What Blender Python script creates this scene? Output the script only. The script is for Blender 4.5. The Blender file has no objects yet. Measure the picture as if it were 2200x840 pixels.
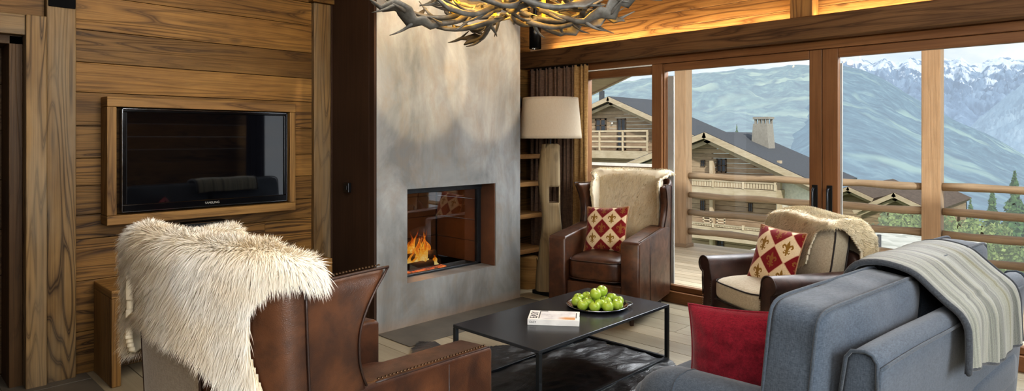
import bpy, bmesh, math, random
from mathutils import Vector, Matrix, noise as mnoise
import numpy as np
random.seed(7); np.random.seed(7)
PI = math.pi
scene = bpy.context.scene
COL = scene.collection
# ------------------------------------------------------------------ camera
FPX, HZ, EYE = 1374.0, 298.0, 1.45
AZ = math.atan2(1330.0, 1374.0)
cd = bpy.data.cameras.new('camera'); cam = bpy.data.objects.new('camera', cd); COL.objects.link(cam)
cam.location = (0, 0, EYE); cam.rotation_euler = (PI/2, 0, AZ)
cd.sensor_width = 36; cd.lens = 36*FPX/2200; cd.shift_y = -(420-HZ)/2200.0
cd.clip_start = 0.05; cd.clip_end = 30000
scene.camera = cam

def ray(x, y):
    l = (x-1100)/FPX
    return Vector((l*math.cos(AZ)-math.sin(AZ), l*math.sin(AZ)+math.cos(AZ), -(y-HZ)/FPX))
def on_y(x, y, Y):          # point of the world plane Y = const seen from the eye
    r = ray(x, y); t = Y/r.y
    return Vector((r.x*t, Y, EYE+r.z*t))
def at_depth(x, y, d):
    r = ray(x, y)
    return Vector((r.x*d, r.y*d, EYE+r.z*d))

# ------------------------------------------------------------------ nodes
def lin(h):
    if not isinstance(h, str): return (h[0], h[1], h[2], 1)
    h = h.lstrip('#'); o = []
    for i in (0, 2, 4):
        c = int(h[i:i+2], 16)/255
        o.append(c/12.92 if c <= .04045 else ((c+.055)/1.055)**2.4)
    return (*o, 1)
class NT:
    def __init__(s, name):
        s.m = bpy.data.materials.new(name); s.m.use_nodes = True
        s.t = s.m.node_tree; s.t.nodes.clear()
        s.out = s.t.nodes.new('ShaderNodeOutputMaterial')
    def n(s, typ, ins=None, props=None, o=0):
        nd = s.t.nodes.new('ShaderNode'+typ)
        for k, v in (props or {}).items(): setattr(nd, k, v)
        for k, v in (ins or {}).items():
            sk = nd.inputs[k]
            if isinstance(v, bpy.types.NodeSocket): s.t.links.new(v, sk)
            else: sk.default_value = v
        s.last = nd
        return nd.outputs[o]
    def math(s, op, a, b=0.0, c=None):
        i = {0: a, 1: b}
        if c is not None: i[2] = c
        return s.n('Math', i, {'operation': op})
    def mix(s, f, a, b, mode='MIX'):
        return s.n('Mix', {0: f, 6: a, 7: b}, {'data_type': 'RGBA', 'blend_type': mode}, o=2)
    def ramp(s, f, stops, interp='LINEAR'):
        out = s.n('ValToRGB', {0: f}); r = s.last.color_ramp; r.interpolation = interp
        while len(r.elements) < len(stops): r.elements.new(.5)
        for e, (p, c) in zip(r.elements, stops): e.position = p; e.color = c if len(c) == 4 else (*c, 1)
        return out
    def vec(s, v, scale):
        return s.n('VectorMath', {0: v, 1: scale}, {'operation': 'MULTIPLY'})
    def noise(s, v, scale, detail=3, rough=.5, dist=0.0, o=0):
        return s.n('TexNoise', {'Vector': v, 'Scale': scale, 'Detail': detail, 'Roughness': rough, 'Distortion': dist}, o=o)
    def bump(s, h, strength=.3, dist=.01):
        return s.n('Bump', {'Height': h, 'Strength': strength, 'Distance': dist})
    def bsdf(s, color, rough=.5, normal=None, **k):
        i = {'Base Color': color, 'Roughness': rough}
        if normal is not None: i['Normal'] = normal
        for kk, v in k.items(): i[kk.replace('_', ' ')] = v
        b = s.n('BsdfPrincipled', i)
        s.t.links.new(b, s.out.inputs[0]); return s.m
    def surf(s, sh):
        s.t.links.new(sh, s.out.inputs[0]); return s.m

def wood(name, light, mid, dark, rings=11.0, ringamt=.75, rough=.55, knots=.6, grey=0.0, bumpk=.35):
    t = NT(name)
    uv = t.n('UVMap', {}, {'uv_map': 'UVMap'})
    tone = t.n('Attribute', {}, {'attribute_name': 'Col'}, o=2)
    low = t.noise(t.vec(uv, (0.55, 6.5, 1)), 1.0, 2, .42, .3)
    amt = t.ramp(t.noise(t.vec(uv, (.5, 3.0, 1)), 1.0, 2), [(.38, (.3,)*3), (.6, (1,)*3)])
    f = t.math('FRACT', t.math('MULTIPLY', low, rings))
    tri = t.math('ABSOLUTE', t.math('SUBTRACT', t.math('MULTIPLY', f, 2), 1))
    ringm = t.ramp(tri, [(0.0, (0, 0, 0)), (.5, (.12,)*3), (.74, (.5,)*3), (.88, (1,)*3), (1, (.55,)*3)])
    streak = t.noise(t.vec(uv, (1.6, 130, 1)), 1.0, 4, .65)
    blot = t.noise(t.vec(uv, (1.3, 2.6, 1)), 1.0, 4, .6)
    c = t.mix(t.ramp(blot, [(.3, (0, 0, 0)), (.7, (1, 1, 1))]), lin(mid), lin(light))
    c = t.mix(t.math('MULTIPLY', ringm, t.math('MULTIPLY', amt, ringamt)), c, lin(dark))
    c = t.mix(t.math('MULTIPLY', t.ramp(streak, [(.42, (0, 0, 0)), (.75, (1, 1, 1))]), .55), c, lin(dark))
    if grey:
        g = t.noise(t.vec(uv, (1.0, 7, 1)), 1.0, 3, .6)
        c = t.mix(t.math('MULTIPLY', t.ramp(g, [(.4, (0, 0, 0)), (.65, (1, 1, 1))]), grey), c, lin('#8d8371'))
    if knots:
        vd = t.n('TexVoronoi', {'Vector': t.vec(uv, (1.5, 3.2, 1)), 'Scale': 1.0, 'Randomness': 1.0}, o=0)
        kk = t.ramp(vd, [(.05, (1, 1, 1)), (.10, (0, 0, 0))])
        c = t.mix(t.math('MULTIPLY', kk, knots), c, lin('#24160c'))
    c = t.mix(1.0, c, t.ramp(tone, [(0, (.36,)*3), (.5, (.8,)*3), (1, (1.3,)*3)]), 'MULTIPLY')
    h = t.math('ADD', t.math('MULTIPLY', ringm, -.5), t.math('MULTIPLY', streak, .8))
    return t.bsdf(c, rough, t.bump(h, bumpk, .006), Specular_IOR_Level=.3)

def leather(name, base, worn, dark, rough=.36):
    t = NT(name)
    co = t.n('TexCoord', {}, o=3)
    a = t.noise(co, 4.5, 5, .6, .5); b = t.noise(co, 14, 4, .6)
    c = t.mix(t.ramp(a, [(.38, (0, 0, 0)), (.68, (1, 1, 1))]), lin(base), lin(worn))
    c = t.mix(t.math('MULTIPLY', t.ramp(b, [(.45, (0, 0, 0)), (.7, (1, 1, 1))]), .55), c, lin(dark))
    vo = t.n('TexVoronoi', {'Vector': co, 'Scale': 170.0}, {'feature': 'DISTANCE_TO_EDGE'}, o=0)
    h = t.math('ADD', t.math('MULTIPLY', vo, .5), t.math('MULTIPLY', a, 1.2))
    r = t.math('ADD', t.math('MULTIPLY', b, .25), rough-.12)
    return t.bsdf(c, r, t.bump(h, .22, .006), Specular_IOR_Level=.55)

def fabric(name, c1, c2, scale=260, rough=.95, bumpk=.25, sheen=.25, wr=0.0):
    t = NT(name)
    co = t.n('TexCoord', {}, o=3)
    a = t.noise(t.vec(co, (1, 1, .22)), scale, 2, .6); b = t.noise(t.vec(co, (.22, .22, 1)), scale, 2, .6)
    s = t.math('ADD', t.math('MULTIPLY', a, .5), t.math('MULTIPLY', b, .5))
    l = t.noise(co, 3, 4, .6)
    c = t.mix(t.ramp(s, [(.38, (0, 0, 0)), (.62, (1, 1, 1))]), lin(c1), lin(c2))
    c = t.mix(.35, c, t.ramp(l, [(.3, (.6,)*3), (.7, (1.0,)*3)]), 'MULTIPLY')
    h = s
    if wr:
        w = t.noise(t.vec(co, (1, 3, 1)), 7, 3, .55, .8)
        h = t.math('ADD', t.math('MULTIPLY', s, .15), t.math('MULTIPLY', w, wr))
    return t.bsdf(c, rough, t.bump(h, bumpk, .01), Sheen_Weight=sheen, Specular_IOR_Level=.15)

def plain(name, c, rough=.5, metal=0.0, **k):
    t = NT(name)
    co = t.n('TexCoord', {}, o=3)
    n = t.noise(co, 9, 4, .6)
    cc = t.mix(1.0, lin(c), t.ramp(n, [(.3, (.86,)*3), (.7, (1.08,)*3)]), 'MULTIPLY')
    return t.bsdf(cc, t.math('ADD', t.math('MULTIPLY', n, .1), rough-.05), Metallic=metal, **k)

def fur_mat(name, root, tip, tan):
    t = NT(name)
    v = t.n('Attribute', {}, {'attribute_name': 'Col'}, o=0)
    sep = t.n('SeparateColor', {0: v}); r = t.last.outputs[0]; g = t.last.outputs[1]
    co = t.n('TexCoord', {}, o=3)
    patch = t.ramp(t.noise(co, 5.5, 2, .5), [(.36, (0, 0, 0)), (.62, (1, 1, 1))])
    c = t.mix(r, lin(root), lin(tip))
    c = t.mix(t.math('MULTIPLY', patch, t.math('MULTIPLY', g, .8)), c, lin(tan))
    d = t.n('BsdfDiffuse', {'Color': c, 'Roughness': .5})
    tr = t.n('BsdfTranslucent', {'Color': c})
    return t.surf(t.n('MixShader', {0: .25, 1: d, 2: tr}))

def emit(name, c, s):
    t = NT(name)
    return t.surf(t.n('Emission', {'Color': lin(c), 'Strength': s}))
def vcol(name, rough=.9, bumpk=.3, scale=220):
    t = NT(name)
    c = t.n('Attribute', {}, {'attribute_name': 'Col'}, o=0)
    co = t.n('TexCoord', {}, o=3); n = t.noise(co, scale, 2)
    c = t.mix(.5, c, t.ramp(n, [(.3, (.7,)*3), (.7, (1.15,)*3)]), 'MULTIPLY')
    return t.bsdf(c, rough, t.bump(n, bumpk, .004), Sheen_Weight=.2, Specular_IOR_Level=.15)
def glass(name, tint='#ffffff', refl=.55, f0=.035):
    t = NT(name)
    lw = t.n('LayerWeight', {'Blend': .12}, o=0)
    f = t.math('ADD', t.math('MULTIPLY', lw, refl), f0)
    tr = t.n('BsdfTransparent', {'Color': lin(tint)}); gl = t.n('BsdfGlossy', {'Color': (1, 1, 1, 1), 'Roughness': .01})
    return t.surf(t.n('MixShader', {0: f, 1: tr, 2: gl}))

M = {}
M['wall'] = wood('aged_larch', '#93703d', '#705127', '#2a180a', 13, .95)
M['post'] = wood('aged_larch_upright', '#937850', '#735a38', '#2f2010', 13, .95, grey=.35)
M['bench'] = wood('bench_larch', '#9d7b49', '#81623a', '#3a2512', 12, .85)
M['beam'] = wood('beam_larch', '#7f6040', '#684c30', '#352113', 12, .85)
M['boards'] = wood('upper_boards', '#b08853', '#916b3e', '#4a2e1a', 12, .75)
M['door'] = wood('dark_door_boards', '#6b5030', '#523a20', '#2a1c10', 10, .65)
M['darkpanel'] = wood('smoked_panel', '#4a3527', '#3c2a1e', '#2a1c14', 5, .25, .6, 0, bumpk=.1)
M['frame'] = wood('window_larch', '#8c6441', '#785233', '#56371f', 5, .4, .45, 0, bumpk=.1)
M['shelf'] = wood('shelf_larch', '#a67f4c', '#86623a', '#4a2f18', 8, .6)
M['deck'] = wood('deck_boards', '#cdbfa6', '#b9a98e', '#93826a', 5, .3, .6, 0)
M['outpost'] = wood('weathered_larch', '#bba183', '#a68d71', '#7c6850', 6, .4, .6, .2)
M['rail'] = wood('weathered_rail', '#b7a68d', '#9d8b74', '#75634f', 7, .5, .6, .3)
M['chalet'] = wood('chalet_boards', '#bba58b', '#a28c72', '#7f6b56', 4, .4, .8, .2)  # haze painted in: board tones lightened
M['chaletdark'] = wood('chalet_dark_boards', '#7d6d5e', '#695a4d', '#4d4138', 4, .4, .8, 0)
M['chalettrim'] = wood('chalet_trim', '#cdbda4', '#b5a388', '#8f7c63', 4, .3, .8, 0)
M['drift'] = wood('driftwood', '#b39f7c', '#9c8662', '#5c4a30', 8, .6, .8, .3, grey=.4, bumpk=.7)
M['log'] = wood('split_log', '#b8935c', '#93703f', '#4c3219', 8, .5, .8, .2)
M['legwood'] = plain('dark_leg_wood', '#33211a', .4)
M['leather'] = leather('brown_leather', '#3b2418', '#5f3d27', '#1d100b')
M['leather_b'] = leather('plum_brown_leather', '#3a2824', '#523a31', '#231815', .4)
M['leatherseam'] = leather('seam_leather', '#2c1a13', '#3c261b', '#1a0f0b', .45)
M['taupe'] = fabric('taupe_linen', '#9a8c78', '#857763', 300)
M['cream'] = fabric('cream_linen', '#bdb29c', '#a89c86', 260)
M['piping_dark'] = plain('dark_piping', '#2b2523', .7)
M['sofa'] = fabric('blue_grey_wool', '#555f6b', '#3f4853', 330, wr=.5, bumpk=.35)
M['sofa_piping'] = fabric('blue_grey_piping', '#4b545e', '#3b434c', 300)
M['red'] = fabric('red_wool', '#8c2233', '#6c1826', 330)
M['brass'] = plain('aged_brass_nails', '#41301f', .4, .8)
M['black'] = plain('black_metal', '#17181a', .4, .3)
M['blackplastic'] = plain('black_plastic', '#0d0d10', .3)
M['steel'] = plain('dark_steel', '#43474b', .32, .75)
M['tabletop'] = None
M['chrome'] = plain('polished_steel', '#c9ccd0', .12, 1.0)
M['bezel'] = plain('gloss_black_bezel', '#0a0a0d', .12)
M['fur'] = fur_mat('long_sheep_wool', '#f0e6cf', '#fffdf8', '#e6cfa2')
M['fur_cream'] = fur_mat('short_sheep_wool', '#decfa8', '#f0e6cf', '#dbc494')
M['pelt'] = plain('wool_underlayer', '#ece1c8', .95)
M['curtain'] = fabric('brown_curtain_weave', '#7a6250', '#5d4a3e', 120)
M['curtainlit'] = fabric('daylit_curtain_weave', '#b08f60', '#8f724a', 120)  # lit copy of the curtain cloth; daylight painted into the colour
M['curtaindark'] = fabric('dark_curtain', '#2b2d3d', '#1f202c', 120)
M['pillow'] = vcol('tapestry_weave')
M['apple'] = None
M['white'] = plain('white_paper', '#e9e9e6', .6)
M['ink'] = plain('black_ink', '#3a3d42', .6)
M['paintwhite'] = plain('white_paint', '#e4e2da', .6)
M['flash'] = plain('pale_metal', '#a5a6a2', .6)
M['plaster'] = plain('cream_plaster', '#dcd6c6', .9)
M['slate'] = plain('slate_roof', '#55575a', .95)
M['gravel'] = None
M['iron'] = plain('matt_black_iron', '#121214', .9, 0.0, Specular_IOR_Level=.1)
M['stone'] = plain('chimney_stone', '#9b968b', .95)
M['dim'] = plain('dim_window_pane', '#39414a', .2)
M['glass'] = glass('window_glass', '#ffffff', .22, .012)
M['fireglass'] = glass('fire_glass', '#d8d8d8', .8, .10)
M['leaf'] = plain('leaf_green', '#7e9a55', .8)
M['leafdark'] = plain('needle_green', '#55764c', .8)
M['bark'] = plain('bark_brown', '#4f4133', .9)
M['antler'] = None
def mk_special():
    t = NT('waxed_steel_top'); co = t.n('TexCoord', {}, o=3)
    a = t.noise(co, 2.5, 5, .6); b = t.noise(co, 30, 3, .6)
    c = t.mix(a, lin('#34373c'), lin('#4e5258'))
    M['tabletop'] = t.bsdf(c, .27, Metallic=.6)
    t = NT('green_apple'); co = t.n('TexCoord', {}, o=3)
    a = t.noise(co, 18, 4, .6); b = t.noise(co, 160, 2)
    sp = t.ramp(b, [(.62, (0, 0, 0)), (.7, (1, 1, 1))])
    c = t.mix(a, lin('#7ea22c'), lin('#b9cc55')); c = t.mix(t.math('MULTIPLY', sp, .3), c, lin('#d9e29a'))
    M['apple'] = t.bsdf(c, .25, Specular_IOR_Level=.55)
    t = NT('gravel_roof'); co = t.n('TexCoord', {}, o=3)
    v = t.n('TexVoronoi', {'Vector': co, 'Scale': 3.2}, o=1)
    c = t.mix(t.math('MULTIPLY', t.n('SeparateColor', {0: v}), .8), lin('#d8d5c8'), lin('#a6a698'))
    M['gravel'] = t.bsdf(c, .9)
    t = NT('antler_horn'); co = t.n('TexCoord', {}, o=3)
    a = t.noise(co, 9, 4, .6); b = t.noise(t.vec(co, (1, 1, 1)), 40, 3, .6)
    c = t.mix(t.ramp(a, [(.35, (0, 0, 0)), (.65, (1, 1, 1))]), lin('#44433f'), lin('#77756f'))
    c = t.mix(t.math('MULTIPLY', t.ramp(b, [(.5, (0, 0, 0)), (.7, (1, 1, 1))]), .4), c, lin('#4d4338'))
    M['antler'] = t.bsdf(c, .5, t.bump(b, .35, .004))
    # microcement chimney
    t = NT('brushed_cement'); co = t.n('TexCoord', {}, o=3)
    a = t.noise(t.vec(co, (1, 1, .55)), 1.9, 6, .62, .7); b = t.noise(t.vec(co, (1, 1, .6)), 5.5, 6, .68, .5); s = t.noise(t.vec(co, (60, 60, 1.2)), 1, 3)
    c = t.mix(t.ramp(a, [(.36, (0, 0, 0)), (.62, (1, 1, 1))]), lin('#777a7b'), lin('#a3a6a6'))
    c = t.mix(t.math('MULTIPLY', t.ramp(b, [(.45, (0, 0, 0)), (.66, (1, 1, 1))]), .42), c, lin('#8a7c6a'))
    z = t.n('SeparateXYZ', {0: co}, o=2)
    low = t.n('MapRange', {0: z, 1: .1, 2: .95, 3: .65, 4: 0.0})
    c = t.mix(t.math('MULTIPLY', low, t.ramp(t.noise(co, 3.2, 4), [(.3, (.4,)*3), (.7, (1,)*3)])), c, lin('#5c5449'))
    edge = t.n('MapRange', {0: z, 1: 0.0, 2: .09, 3: .7, 4: 0.0})
    c = t.mix(t.math('MULTIPLY', edge, a), c, lin('#a07e5c'))
    c = t.mix(.12, c, t.ramp(s, [(.3, (.6,)*3), (.7, (1,)*3)]), 'MULTIPLY')
    M['cement'] = t.bsdf(c, .55, t.bump(b, .12, .01))
    # floor
    t = NT('limed_floor_boards'); uv = t.n('UVMap', {}, {'uv_map': 'UVMap'}); tone = t.n('Attribute', {}, {'attribute_name': 'Col'}, o=2)
    st = t.noise(t.vec(uv, (1.5, 40, 1)), 1, 4, .6); bl = t.noise(t.vec(uv, (1, 4, 1)), 1.2, 4, .6)
    c = t.mix(t.ramp(bl, [(.3, (0, 0, 0)), (.7, (1, 1, 1))]), lin('#9d947f'), lin('#bdb49e'))
    c = t.mix(t.math('MULTIPLY', st, .55), c, lin('#75684f'))
    c = t.mix(1.0, c, t.ramp(tone, [(0, (.6,)*3), (1, (1.1,)*3)]), 'MULTIPLY')
    M['floor'] = t.bsdf(c, t.math('ADD', t.math('MULTIPLY', bl, .2), .28), t.bump(st, .15, .004))
    t = NT('dark_stone_slab'); co = t.n('TexCoord', {}, o=3); a = t.noise(co, 5, 5, .6)
    c = t.mix(a, lin('#3d3a35'), lin('#6d675d')); M['slab'] = t.bsdf(c, .5, t.bump(a, .1, .01))
    # cowhide
    t = NT('black_cowhide'); co = t.n('TexCoord', {}, o=3)
    a = t.noise(t.vec(co, (1, .5, 1)), 6, 4, .6, 1.2); b = t.noise(t.vec(co, (160, 22, 1)), 1, 3, .7)
    c = t.mix(t.ramp(a, [(.42, (0, 0, 0)), (.66, (1, 1, 1))]), lin('#08080a'), lin('#17181b'))
    h = t.math('ADD', t.math('MULTIPLY', a, 2.0), t.math('MULTIPLY', b, .45))
    M['hide'] = t.bsdf(c, t.math('ADD', t.math('MULTIPLY', b, .25), .22), t.bump(h, .5, .01), Specular_IOR_Level=.9)
    # lamp shade
    t = NT('linen_lamp_shade'); co = t.n('TexCoord', {}, o=3)
    w = t.noise(t.vec(co, (1, 1, 7)), 60, 2, .5); w2 = t.noise(t.vec(co, (6, 6, .4)), 60, 2, .5)
    c = t.mix(t.math('ADD', t.math('MULTIPLY', w, .5), t.math('MULTIPLY', w2, .5)), lin('#cdbfa6'), lin('#efe6d6'))
    d = t.n('BsdfDiffuse', {'Color': c}); tr = t.n('BsdfTranslucent', {'Color': c})
    M['shade'] = t.surf(t.n('MixShader', {0: .45, 1: d, 2: tr}))
    # flame
    t = NT('flame'); co = t.n('TexCoord', {}, o=3); at = t.n('Attribute', {}, {'attribute_name': 'Col'}, o=2)
    nz = t.noise(t.vec(co, (1, 1, .35)), 34, 3, .6, .6)
    v = t.math('ADD', at, t.math('MULTIPLY', t.math('SUBTRACT', nz, .5), .9))
    c = t.ramp(v, [(0.1, lin('#ffe9a0')), (.4, lin('#ffb53a')), (.7, lin('#f0701a')), (1.0, lin('#b53208'))])
    em = t.n('Emission', {'Color': c, 'Strength': 1.25}); tr = t.n('BsdfTransparent', {})
    al = t.ramp(v, [(.55, (.9,)*3), (.98, (0, 0, 0))])
    M['flame'] = t.surf(t.n('MixShader', {0: al, 1: tr, 2: em}))
    t = NT('embers'); co = t.n('TexCoord', {}, o=3); a = t.noise(co, 40, 4, .7)
    em = t.n('Emission', {'Color': t.ramp(a, [(.4, (.05, .01, .0)), (.55, (1, .18, .02)), (.7, (1, .55, .15))]), 'Strength': 1.6})
    M['ember'] = t.surf(em)
    t = NT('fireclay'); co = t.n('TexCoord', {}, o=3); a = t.noise(co, 7, 4)
    M['fireclay'] = t.bsdf(t.mix(a, lin('#5b4636'), lin('#8a6b50')), .8)
    t = NT('brown_rusted_steel'); co = t.n('TexCoord', {}, o=3); a = t.noise(co, 12, 4)
    M['rust'] = t.bsdf(t.mix(a, lin('#4b3224'), lin('#6d4a33')), .5)
mk_special()

# hazed outdoor materials : air light painted in as glow mixed over the surface colour
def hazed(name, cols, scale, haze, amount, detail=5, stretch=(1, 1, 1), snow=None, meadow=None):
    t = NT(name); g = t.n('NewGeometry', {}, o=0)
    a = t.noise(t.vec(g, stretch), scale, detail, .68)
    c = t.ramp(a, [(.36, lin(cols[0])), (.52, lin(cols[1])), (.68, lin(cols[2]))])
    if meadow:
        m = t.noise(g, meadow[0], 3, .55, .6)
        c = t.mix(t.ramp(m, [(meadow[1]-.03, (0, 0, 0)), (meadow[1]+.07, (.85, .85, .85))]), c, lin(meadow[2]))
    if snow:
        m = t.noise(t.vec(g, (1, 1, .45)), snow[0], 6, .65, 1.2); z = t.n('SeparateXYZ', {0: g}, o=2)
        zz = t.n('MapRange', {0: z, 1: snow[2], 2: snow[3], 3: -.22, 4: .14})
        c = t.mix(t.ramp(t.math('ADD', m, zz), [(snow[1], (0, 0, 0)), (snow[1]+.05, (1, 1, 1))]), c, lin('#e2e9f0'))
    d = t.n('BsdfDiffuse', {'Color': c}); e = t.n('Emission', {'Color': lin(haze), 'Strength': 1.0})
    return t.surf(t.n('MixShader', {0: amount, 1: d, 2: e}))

# ------------------------------------------------------------------ mesh builder
class MB:
    def __init__(s): s.v = []; s.f = []; s.uv = []; s.col = []; s.mi = []; s.nrm = None
    def face(s, idx, uv=None, col=(.5, .5, .5, 1), mi=0):
        s.f.append(tuple(idx)); s.uv.append(uv or [(0, 0)]*len(idx)); s.col.append(col); s.mi.append(mi)
    def box(s, lo, hi, g=0, tone=None, mi=0, xf=None):
        lo = [min(a, b) for a, b in zip(lo, hi)] if False else list(lo); hi = list(hi)
        for i in range(3):
            if lo[i] > hi[i]: lo[i], hi[i] = hi[i], lo[i]
        b = len(s.v); pts = []
        for k in range(8):
            p = Vector((hi[0] if k & 1 else lo[0], hi[1] if k & 2 else lo[1], hi[2] if k & 4 else lo[2]))
            pts.append(p); s.v.append(tuple(xf @ p) if xf else tuple(p))
        r1, r2 = random.random()*37, random.random()*17
        tone = random.random()*.6+.2 if tone is None else tone
        for q, ax in (((0, 4, 6, 2), 0), ((1, 3, 7, 5), 0), ((0, 1, 5, 4), 1), ((2, 6, 7, 3), 1), ((0, 2, 3, 1), 2), ((4, 5, 7, 6), 2)):
            o = [i for i in range(3) if i != ax]
            if ax == g: uv = [(pts[k][o[0]]*.35+r1, pts[k][o[1]]*.5+r2) for k in q]
            else:
                w = o[0] if o[1] == g else o[1]
                uv = [(pts[k][g]+r1, pts[k][w]+r2) for k in q]
            s.face([b+k for k in q], uv, (tone, tone, tone, 1), mi)
    def tube(s, pts, rad, n=8, col=(.5, .5, .5, 1), mi=0, cap=True, flat=None, tone=None):
        pts = [Vector(p) for p in pts]; m = len(pts); b = len(s.v)
        if not hasattr(rad, '__len__'): rad = [rad]*m
        if tone is not None: col = (tone, tone, tone, 1)
        up = Vector((0, 0, 1)); T = []
        for i in range(m):
            d = pts[min(i+1, m-1)]-pts[max(i-1, 0)]; T.append(d.normalized() if d.length > 1e-9 else Vector((1, 0, 0)))
        u = T[0].cross(up)
        if u.length < 1e-3: u = T[0].cross(Vector((1, 0, 0)))
        u.normalize(); r1 = random.random()*20; L = 0
        Ls = []
        for i in range(m):
            if i: L += (pts[i]-pts[i-1]).length
            Ls.append(L)
            u = (u-T[i]*u.dot(T[i])).normalized(); w = T[i].cross(u)
            fu, fw = (1, 1) if flat is None else flat[i]
            for k in range(n):
                a = 2*PI*k/n
                s.v.append(tuple(pts[i]+u*(math.cos(a)*rad[i]*fu)+w*(math.sin(a)*rad[i]*fw)))
        for i in range(m-1):
            for k in range(n):
                k2 = (k+1) % n
                s.face((b+i*n+k, b+i*n+k2, b+(i+1)*n+k2, b+(i+1)*n+k),
                       [(Ls[i]+r1, k*.04), (Ls[i]+r1, (k+1)*.04), (Ls[i+1]+r1, (k+1)*.04), (Ls[i+1]+r1, k*.04)], col, mi)
        if cap:
            s.face([b+k for k in range(n)][::-1], None, col, mi); s.face([b+(m-1)*n+k for k in range(n)], None, col, mi)
    def lathe(s, prof, n=24, c=(0, 0, 0), col=(.5, .5, .5, 1), mi=0):
        b = len(s.v)
        for r, z in prof:
            for k in range(n):
                a = 2*PI*k/n; s.v.append((c[0]+r*math.cos(a), c[1]+r*math.sin(a), c[2]+z))
        for i in range(len(prof)-1):
            for k in range(n):
                k2 = (k+1) % n
                s.face((b+i*n+k, b+i*n+k2, b+(i+1)*n+k2, b+(i+1)*n+k), [(k*.05, prof[i][1]), (k*.05+.05, prof[i][1]), (k*.05+.05, prof[i+1][1]), (k*.05, prof[i+1][1])], col, mi)
    def grid(s, rows, col=None, mi=0, mask=None, uvs=1.0, colf=None):
        b = len(s.v); R, Cn = len(rows), len(rows[0])
        for r in rows:
            for p in r: s.v.append(tuple(p))
        for i in range(R-1):
            for j in range(Cn-1):
                if mask and not mask(i, j): continue
                c = colf(i, j) if colf else (col or (.5, .5, .5, 1))
                s.face((b+i*Cn+j, b+i*Cn+j+1, b+(i+1)*Cn+j+1, b+(i+1)*Cn+j), [(j*uvs/Cn, i*uvs/R), ((j+1)*uvs/Cn, i*uvs/R), ((j+1)*uvs/Cn, (i+1)*uvs/R), (j*uvs/Cn, (i+1)*uvs/R)], c, mi)
    def prism(s, poly, y0, y1, axis=1, g=1, tone=.5, mi=0):
        # poly: 2-D outline extruded along an axis
        b = len(s.v); n = len(poly); r1 = random.random()*30
        def P(a, c, e):
            return (a, e, c) if axis == 1 else ((e, a, c) if axis == 0 else (a, c, e))
        for e in (y0, y1):
            for a, c in poly: s.v.append(P(a, c, e))
        cl = (tone, tone, tone, 1)
        s.face([b+i for i in range(n)], [(p[0]+r1, p[1]) for p in poly], cl, mi)
        s.face([b+n+i for i in range(n)][::-1], [(p[0]+r1, p[1]) for p in poly][::-1], cl, mi)
        L = 0
        for i in range(n):
            j = (i+1) % n; d = math.dist(poly[i], poly[j])
            s.face((b+i, b+n+i, b+n+j, b+j), [(y0+r1, L), (y1+r1, L), (y1+r1, L+d), (y0+r1, L+d)], cl, mi); L += d
    def build(s, name, mats, parent=None, smooth=False, bevel=0.0, bseg=2, sub=0, solid=None, recalc=True, clean=True):
        me = bpy.data.meshes.new(name); me.from_pydata(s.v, [], s.f)
        if not isinstance(mats, (list, tuple)): mats = [mats]
        for m in mats: me.materials.append(m)
        uvl = me.uv_layers.new(name='UVMap'); flat = [c for u in s.uv for p in u for c in p[:2]]
        uvl.data.foreach_set('uv', flat)
        ca = me.color_attributes.new('Col', 'FLOAT_COLOR', 'CORNER')
        fc = [c for f, cl in zip(s.f, s.col) for _ in f for c in (cl if len(cl) == 4 else (*cl, 1))]
        ca.data.foreach_set('color', fc)
        me.polygons.foreach_set('material_index', s.mi)
        if smooth: me.polygons.foreach_set('use_smooth', [True]*len(s.f))
        me.update()
        if recalc:
            bm = bmesh.new(); bm.from_mesh(me)
            if clean:
                loose = [v for v in bm.verts if not v.link_faces]
                bmesh.ops.delete(bm, geom=loose, context='VERTS')
            bmesh.ops.recalc_face_normals(bm, faces=bm.faces); bm.to_mesh(me); bm.free()
        o = bpy.data.objects.new(name, me); COL.objects.link(o)
        if parent: o.parent = parent
        if solid: md = o.modifiers.new('solid', 'SOLIDIFY'); md.thickness = solid[0]; md.offset = solid[1]
        if bevel:
            md = o.modifiers.new('bevel', 'BEVEL'); md.width = bevel; md.segments = bseg; md.limit_method = 'ANGLE'; md.angle_limit = .6
        if sub: md = o.modifiers.new('sub', 'SUBSURF'); md.levels = sub; md.render_levels = sub
        return o
def tag(o, label=None, cat=None, group=None, kind=None):
    if label: o['label'] = label
    if cat: o['category'] = cat
    if group: o['group'] = group
    if kind: o['kind'] = kind
    return o
def thing(name, label, cat, loc=(0, 0, 0), rz=0.0, group=None):
    o = bpy.data.objects.new(name, None); COL.objects.link(o); o.location = loc; o.rotation_euler = (0, 0, rz)
    o.empty_display_size = .1
    return tag(o, label, cat, group)
def root(name, kind='structure', label=None):
    o = bpy.data.objects.new(name, None); COL.objects.link(o); o['kind'] = kind
    if label: o['label'] = label
    return o
def dup(r, loc, rz=None, label=None, group=None):
    def cp(o, par):
        c = o.copy(); COL.objects.link(c); c.parent = par
        for ch in o.children: cp(ch, c)
        return c
    n = cp(r, None); n.location = loc
    if rz is not None: n.rotation_euler = (0, 0, rz) if not hasattr(rz, '__len__') else rz
    if label: n['label'] = label
    if group: n['group'] = group
    return n
def bx(name, lo, hi, mat, parent=None, g=0, bevel=.003, tone=None):
    m = MB(); m.box(lo, hi, g, tone); return m.build(name, mat, parent, bevel=bevel)

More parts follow.
